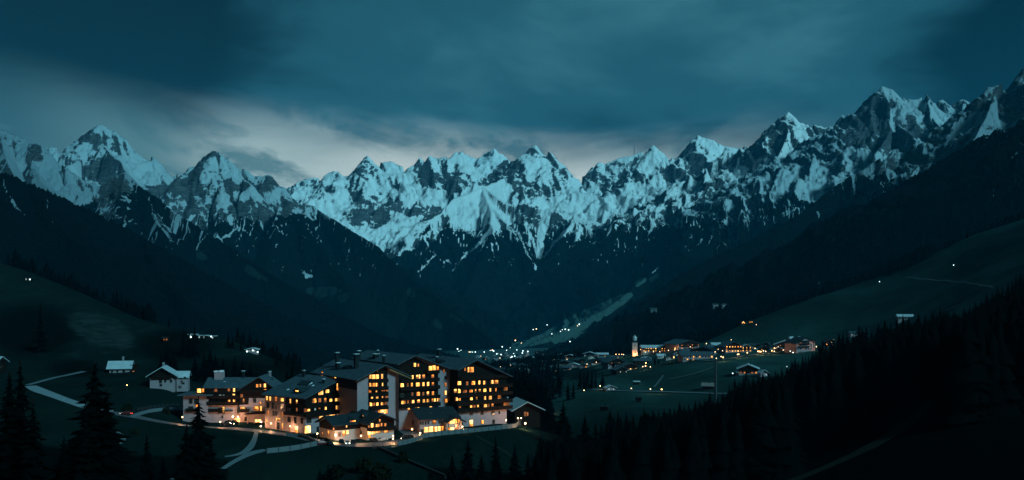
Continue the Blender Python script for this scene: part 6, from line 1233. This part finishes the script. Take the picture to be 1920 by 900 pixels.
village(1433, 706, 14, 12, 'small white hut among spruces right of the lone farm', 'snowy_roof', W_, False, 'gable', 10, (4,))
village(1327, 731, 20, 12, 'hay barn with brownish roof beside the valley road', 'brown_roof', 'timber', False, 'long', -15, (None,), name='hay_barn', cat='barn')
village(1146, 733, 18, 10, 'bright roofed hut on the valley road', 'snowy_roof', W_, False, 'gable', 8, (4,), name='hut', cat='hut')
village(1194, 721, 10, 6, 'tiny hay hut with pale roof in the upper meadow', 'snowy_roof', 'timber', False, 'long', 5, (None,), name='hay_hut', cat='hut')
village(1132, 770, 14, 7, 'dark hay hut half sunk in the lower meadow', 'dark_roof', 'timber', False, 'long', -20, (None,), name='hay_hut', cat='hut', Ymin=450)
village(1197, 754, 9, 4, 'smallest dark hay hut in the meadow below the valley road', 'dark_roof', 'timber', False, 'long', -10, (None,), name='hay_hut', cat='hut', Ymin=450)
village(1698, 600, 26, 10, 'pale roofed house peeping over the spruce edge at right', 'snowy_roof', W_, False, 'long', -10, (0,))
village(1606, 630, 22, 8, 'flat pale roof with one cool light behind the spruce edge', 'roof_slate', W_, False, 'long', 0, (4, 0, 0))
village(1556, 648, 18, 12, 'lit farm at the right end of the village row', 'dark_roof', 'timber', True, 'gable', 8, (5, 3, 5))
village(1408, 606, 8, 5, 'tiny lit hut on the upper right hillside', 'dark_roof', 'timber', False, 'gable', 0, (3,), name='hut', cat='hut', Ymin=900)
village(1394, 607, 8, 5, 'tiny orange lit hut on the crest of the right hillside', 'dark_roof', 'timber', False, 'gable', 0, (5,), name='hut', cat='hut', Ymin=900)
village(1420, 611, 7, 5, 'tiny dark hut below the lit ones on the right hillside', 'dark_roof', 'timber', False, 'gable', 20, (0,), name='hut', cat='hut', Ymin=900)
village(1105, 668, 20, 8, 'pale roofed farm in front of the dark mountain foot', 'snowy_roof', W_, True, 'gable', -10, (4, 0, 1))
village(1130, 669, 20, 7, 'second pale roofed farm right of the first at the mountain foot', 'snowy_roof', W_, True, 'long', 0, (3, 0, 1))
village(1342, 576, 10, 5, 'pale farm with lights in a clearing of the dark right slope', 'roof_slate', 'stone', False, 'long', 0, (4, 4), name='hut', cat='hut')
village(1360, 576, 12, 6, 'larger farm in the clearing of the dark right slope', 'roof_slate', 'stone', False, 'gable', 0, (4, 4), name='hut', cat='hut')
village(1226, 588, 12, 4, 'single hut in the small clearing on the lower right slope', 'roof_slate', 'stone', False, 'long', 0, (0,), name='hut', cat='hut')
village(361, 634, 14, 6, 'crest farm with pale roof on the left hill', 'snowy_roof', 'timber', False, 'long', 5, (4, 0), name='hut', cat='hut')
village(378, 636, 18, 6, 'second crest farm right of the first on the left hill', 'snowy_roof', 'timber', False, 'long', -5, (4, 4), name='hut', cat='hut')
village(395, 637, 14, 6, 'third crest farm on the left hill', 'snowy_roof', 'timber', False, 'gable', 0, (0, 4), name='hut', cat='hut')
village(472, 662, 20, 9, 'bright little farm where the left crest dips', 'snowy_roof', W_, False, 'gable', 5, (4, 4), name='hut', cat='hut')
village(310, 640, 9, 5, 'dim hut on the path of the left hill', 'dark_roof', 'timber', False, 'gable', 5, (1,), name='hut', cat='hut')
village(52, 527, 12, 5, 'hut with one bright light high on the left hillside', 'dark_roof', 'timber', False, 'long', 0, (4,), name='hut', cat='hut')
LM = [(985, 'barn by the hotel'), (1040, 'hollow with tall spruces'), (1100, 'valley grove'), (1118, 'farms at the mountain foot'), (1160, 'dark roofed meadow farm'), (1190, 'church tower'), (1235, 'wide orange lit inn'), (1309, 'white guest house'), (1343, 'turquoise roofed house'), (1376, 'yellow lit block'), (1403, 'crowded lit chalet'), (1472, 'dark timber house'), (1511, 'balconied village hotel'), (1560, 'lit farm at the row end')]
_seen = {}
def where_is(px, py):
    if px > 1580: return 'near the spruce edge at far right'
    if 715 < py < 770: return 'on the valley meadow, %s of the hay barn' % ('left' if px < 1327 else 'right')
    m_ = min(LM, key=lambda q: abs(q[0] - px)); return 'just %s of the %s' % ('left' if px < m_[0] else 'right', m_[1])
def uniq(text):
    k = _seen.get(text, 0); _seen[text] = k + 1
    return text if k == 0 else ['second', 'third', 'fourth', 'fifth', 'sixth', 'seventh', 'eighth', 'ninth', 'tenth'][min(k - 1, 8)] + ' ' + text
for (px, py, w, h) in [(1000, 690, 18, 9), (978, 692, 22, 9), (1040, 694, 16, 8), (1058, 684, 18, 8), (1032, 683, 14, 7), (1075, 690, 20, 9), (1090, 680, 16, 8), (1020, 700, 14, 8), (1118, 683, 18, 9), (1110, 673, 14, 7), (1050, 672, 16, 7), (1068, 672, 16, 7), (1006, 676, 14, 6), (1140, 681, 18, 9), (1030, 690, 14, 7), (990, 700, 20, 9), (940, 697, 14, 7), (1128, 676, 16, 8), (1285, 664, 16, 9), (1270, 667, 14, 9), (1352, 660, 16, 11), (1420, 655, 16, 11), (1432, 658, 14, 10), (1446, 656, 14, 9), (1460, 659, 12, 8), (1296, 662, 14, 9), (1330, 656, 14, 9), (1362, 654, 14, 9), (1388, 654, 13, 9), (1412, 653, 14, 9), (1436, 651, 14, 9), (1482, 650, 13, 8), (1240, 672, 14, 8), (1256, 675, 14, 8), (1214, 676, 13, 7), (1150, 674, 14, 7), (1094, 690, 15, 8), (1062, 694, 15, 8), (1012, 684, 14, 7), (1046, 680, 13, 6), (962, 688, 14, 7)]:
    rf = rnd.choice(['snowy_roof', 'roof_slate', 'roof_slate', 'dark_roof']); wl = rnd.choice([W_, 'timber', 'cream_plaster'])
    village(px, py, w, h, uniq('small %s chalet with %s roof %s' % ({'plaster': 'white', 'timber': 'timber', 'cream_plaster': 'cream'}[wl], {'snowy_roof': 'pale', 'roof_slate': 'slate', 'dark_roof': 'dark'}[rf], where_is(px, py))),
            rf, wl, rnd.random() < .6, rnd.choice(['gable', 'long', 'gable']), None, rnd.choice([(0, 0, 2), (0, 4, 0), (0, 0, 0), (3, 0, 0, 1)]))
for i in range(40):                                          # the far town on the valley floor
    px = rnd.gauss(945, 48); py = rnd.uniform(663, 677) + max(0, (960 - px)) * .02
    if not 858 < px < 1060: continue
    p = surf(px, py, 1500); w = rnd.uniform(9, 15); d = rnd.uniform(8, 11); h = rnd.uniform(4, 6)
    hs = House('town_house', 'tiny pale house of the far town on the valley floor', 'house', p, rnd.uniform(-30, 30), 'houses of the far town')
    hs.gable(w, d, h, w / 2, h + w * .22, h, roofmat=rnd.choice(['snowy_roof', 'roof_slate', 'roof_slate']), wallmat=rnd.choice(['plaster', 'timber', 'stone']), ov=1, ovf=1, base=-12)
    hs.put(w * rnd.uniform(.2, .8), 2, 1.6, 1.8, rnd.choice([4, 4, 3, 0]), 'F', 0, .05)
# ------------------------------------------------------------------ lights across the valley
Z4 = (840, 560, 3.9125)
FAR = [(70,383),(80,384),(155,393),(167,393),(200,393),(266,393),(240,425),(268,438),(295,433),(325,380),(335,385),(358,408),(390,413),(398,362),(427,413),(430,380),(442,412),(457,362),(460,436),(470,430),(482,405),(494,338),(538,338),(545,400),(550,385),(552,405),(585,390),(490,425),(625,243),(648,232),(727,194),(762,260),(825,246),(838,248),(860,245),(885,243),(963,195),(950,205),(895,332),(310,382),(505,378),(380,440),(95,383),(180,394)]
for (x, y) in FAR:
    px, py = Z4[0] + x / Z4[2], Z4[1] + y / Z4[2]; p = surf(px, py + 1.5, 1500); r = .00058 * p.y * rnd.uniform(.55, 1.0)
    root = empty('far_lamp', (p.x, p.y, p.z), label='tiny cool white lamp of the far town on the valley floor', cat='lamp', group='lamps of the far town')
    hh = max(4.0, (py + 1.5 - py) * p.y / F); o = bpy.data.objects.new('globe', globe_mesh(round(r, 1) or .5, 'lamp_far_white' if rnd.random() < .75 else 'lamp_far_warm')); link(o, root); o.location = (0, 0, hh)
    o2 = bpy.data.objects.new('pole', hm_mesh('fp', lambda: MB().tube([(0, 0, -6), (0, 0, 3.4)], [.25, .2], 5).mesh('pole', 'metal'))); link(o2, root)
Z5 = (1140, 580, 4.0); Z7 = (1170, 610, 7.68); Z8 = (1400, 600, 7.5)
VL = [(Z4, 460,488,'w'),(Z4,410,490,'w'),(Z4,385,500,'w'),(Z4,375,520,'w'),(Z4,622,478,'o'),(Z4,630,470,'w'),(Z4,655,480,'w'),(Z4,718,423,'o'),(Z4,780,447,'o'),(Z4,873,445,'o'),(Z4,713,483,'o'),(Z4,1020,480,'o'),(Z4,1088,466,'o'),(Z4,1135,468,'o'),(Z4,1198,470,'o'),(Z4,1232,408,'a'),(Z4,1255,408,'o'),(Z4,1275,408,'o'),(Z4,1290,410,'o'),(Z4,1116,640,'o'),(Z4,1485,663,'o'),(Z4,998,672,'w'),(Z4,1345,658,'w'),(Z4,795,530,'w'),(Z4,575,510,'w'),
      (Z7,568,345,'o'),(Z7,515,380,'o'),(Z7,425,380,'o'),(Z7,308,385,'o'),(Z7,375,370,'o'),(Z7,237,348,'a'),(Z7,270,320,'o'),(Z7,300,318,'a'),(Z7,635,325,'a'),(Z7,737,330,'a'),(Z7,730,350,'a'),(Z7,640,360,'o'),(Z7,800,363,'w'),(Z7,870,352,'o'),(Z7,955,310,'o'),(Z7,952,332,'o'),(Z7,797,440,'w'),(Z7,718,458,'a'),(Z7,985,203,'w'),(Z7,1187,262,'a'),(Z7,1358,345,'o'),(Z7,1312,383,'w'),(Z7,1420,325,'w'),(Z7,1418,366,'w'),(Z7,1398,450,'o'),(Z7,1427,460,'a'),(Z7,1330,475,'w'),(Z7,1543,208,'w'),(Z7,1785,308,'w'),(Z7,1888,330,'w'),(Z7,1900,268,'w'),(Z7,1652,415,'a'),(Z7,1635,418,'o'),(Z7,1775,395,'a'),(Z7,315,542,'a'),(Z7,270,595,'w'),(Z7,380,598,'w'),(Z7,310,585,'a'),
      (Z8,118,397,'w'),(Z8,20,377,'w'),(Z8,130,337,'w'),(Z8,160,440,'a'),(Z8,180,440,'a'),(Z8,200,445,'a'),(Z8,235,433,'o'),(Z8,268,440,'o'),(Z8,355,433,'a'),(Z8,388,440,'o'),(Z8,390,395,'a'),(Z8,515,422,'w'),(Z8,604,408,'c'),(Z8,612,438,'c'),(Z8,652,457,'c'),(Z8,980,375,'o'),(Z8,1133,312,'a'),(Z8,1145,293,'o'),(Z8,1185,290,'o'),(Z8,1188,313,'o'),(Z8,1222,277,'w'),(Z8,568,657,'c'),(Z8,568,690,'c'),(Z8,445,375,'w'),(Z8,225,370,'w'),(Z8,135,65,'w'),(Z8,1640,205,'c'),
      (Z5,402,600,'a'),(Z5,935,480,'c'),(Z5,1015,95,'a')]
for i, (Zz, x, y, c) in enumerate(VL):
    px, py = Zz[0] + x / Zz[2], Zz[1] + y / Zz[2]; mat = {'w': 'lamp_far_warm', 'o': 'lamp_far_warm', 'a': 'lamp_amber', 'c': 'lamp_far_white'}[c]
    lamp(px, py, uniq('small %s lamp %s' % ({'w': 'pale', 'o': 'warm', 'a': 'amber', 'c': 'cool white'}[c], where_is(px, py))), h=4.0, r={'a': .52, 'o': .42, 'w': .38, 'c': .42}[c], mat=mat, power={'a': 1400, 'o': 500, 'w': 0, 'c': 0}[c], group='%s lamps across the valley' % {'w': 'pale', 'o': 'warm', 'a': 'amber', 'c': 'cool white'}[c])
for (px, py, lb) in [(56, 524, 'single bright lamp high on the left hillside hut'), (358, 632, 'cool lamp at the crest farms on the left'), (396, 631, 'second cool lamp at the crest farms'), (463, 659, 'cool lamp left at the bright little crest farm'), (474, 657, 'cool lamp on the bright little crest farm'), (483, 660, 'cool lamp right at the bright little crest farm'), (1788, 497, 'lone white lamp on the upper right hillside'), (1649, 528, 'lone pale lamp near the hillside wood at right')]:
    lamp(px, py, lb, h=3.5, r=.5, mat='lamp_far_white', group='single lamps on the hillsides')
# ------------------------------------------------------------------ the air of the valley
def build_haze():
    x0, x1, y0, y1, z0, z1 = -11500, 11500, -60, 14200, -400, 2300
    bm = bmesh.new(); bmesh.ops.create_cube(bm, size=1.0)
    for v in bm.verts: v.co = Vector(((x0 + x1) / 2 + v.co.x * (x1 - x0), (y0 + y1) / 2 + v.co.y * (y1 - y0), (z0 + z1) / 2 + v.co.z * (z1 - z0)))
    me = bpy.data.meshes.new('haze'); bm.to_mesh(me); bm.free()
    o = bpy.data.objects.new('haze', me); link(o); tag(o, label='thin blue evening haze filling the valley', kind='stuff')
    m = bpy.data.materials.new('evening_haze'); m.use_nodes = True; N = m.node_tree.nodes; N.clear()
    out = N.new('ShaderNodeOutputMaterial'); v = N.new('ShaderNodeVolumePrincipled')
    v.inputs['Color'].default_value = (0.02, 0.62, 1.0, 1); v.inputs['Density'].default_value = 1.9e-5
    m.node_tree.links.new(v.outputs[0], out.inputs['Volume']); me.materials.append(m)
build_haze()
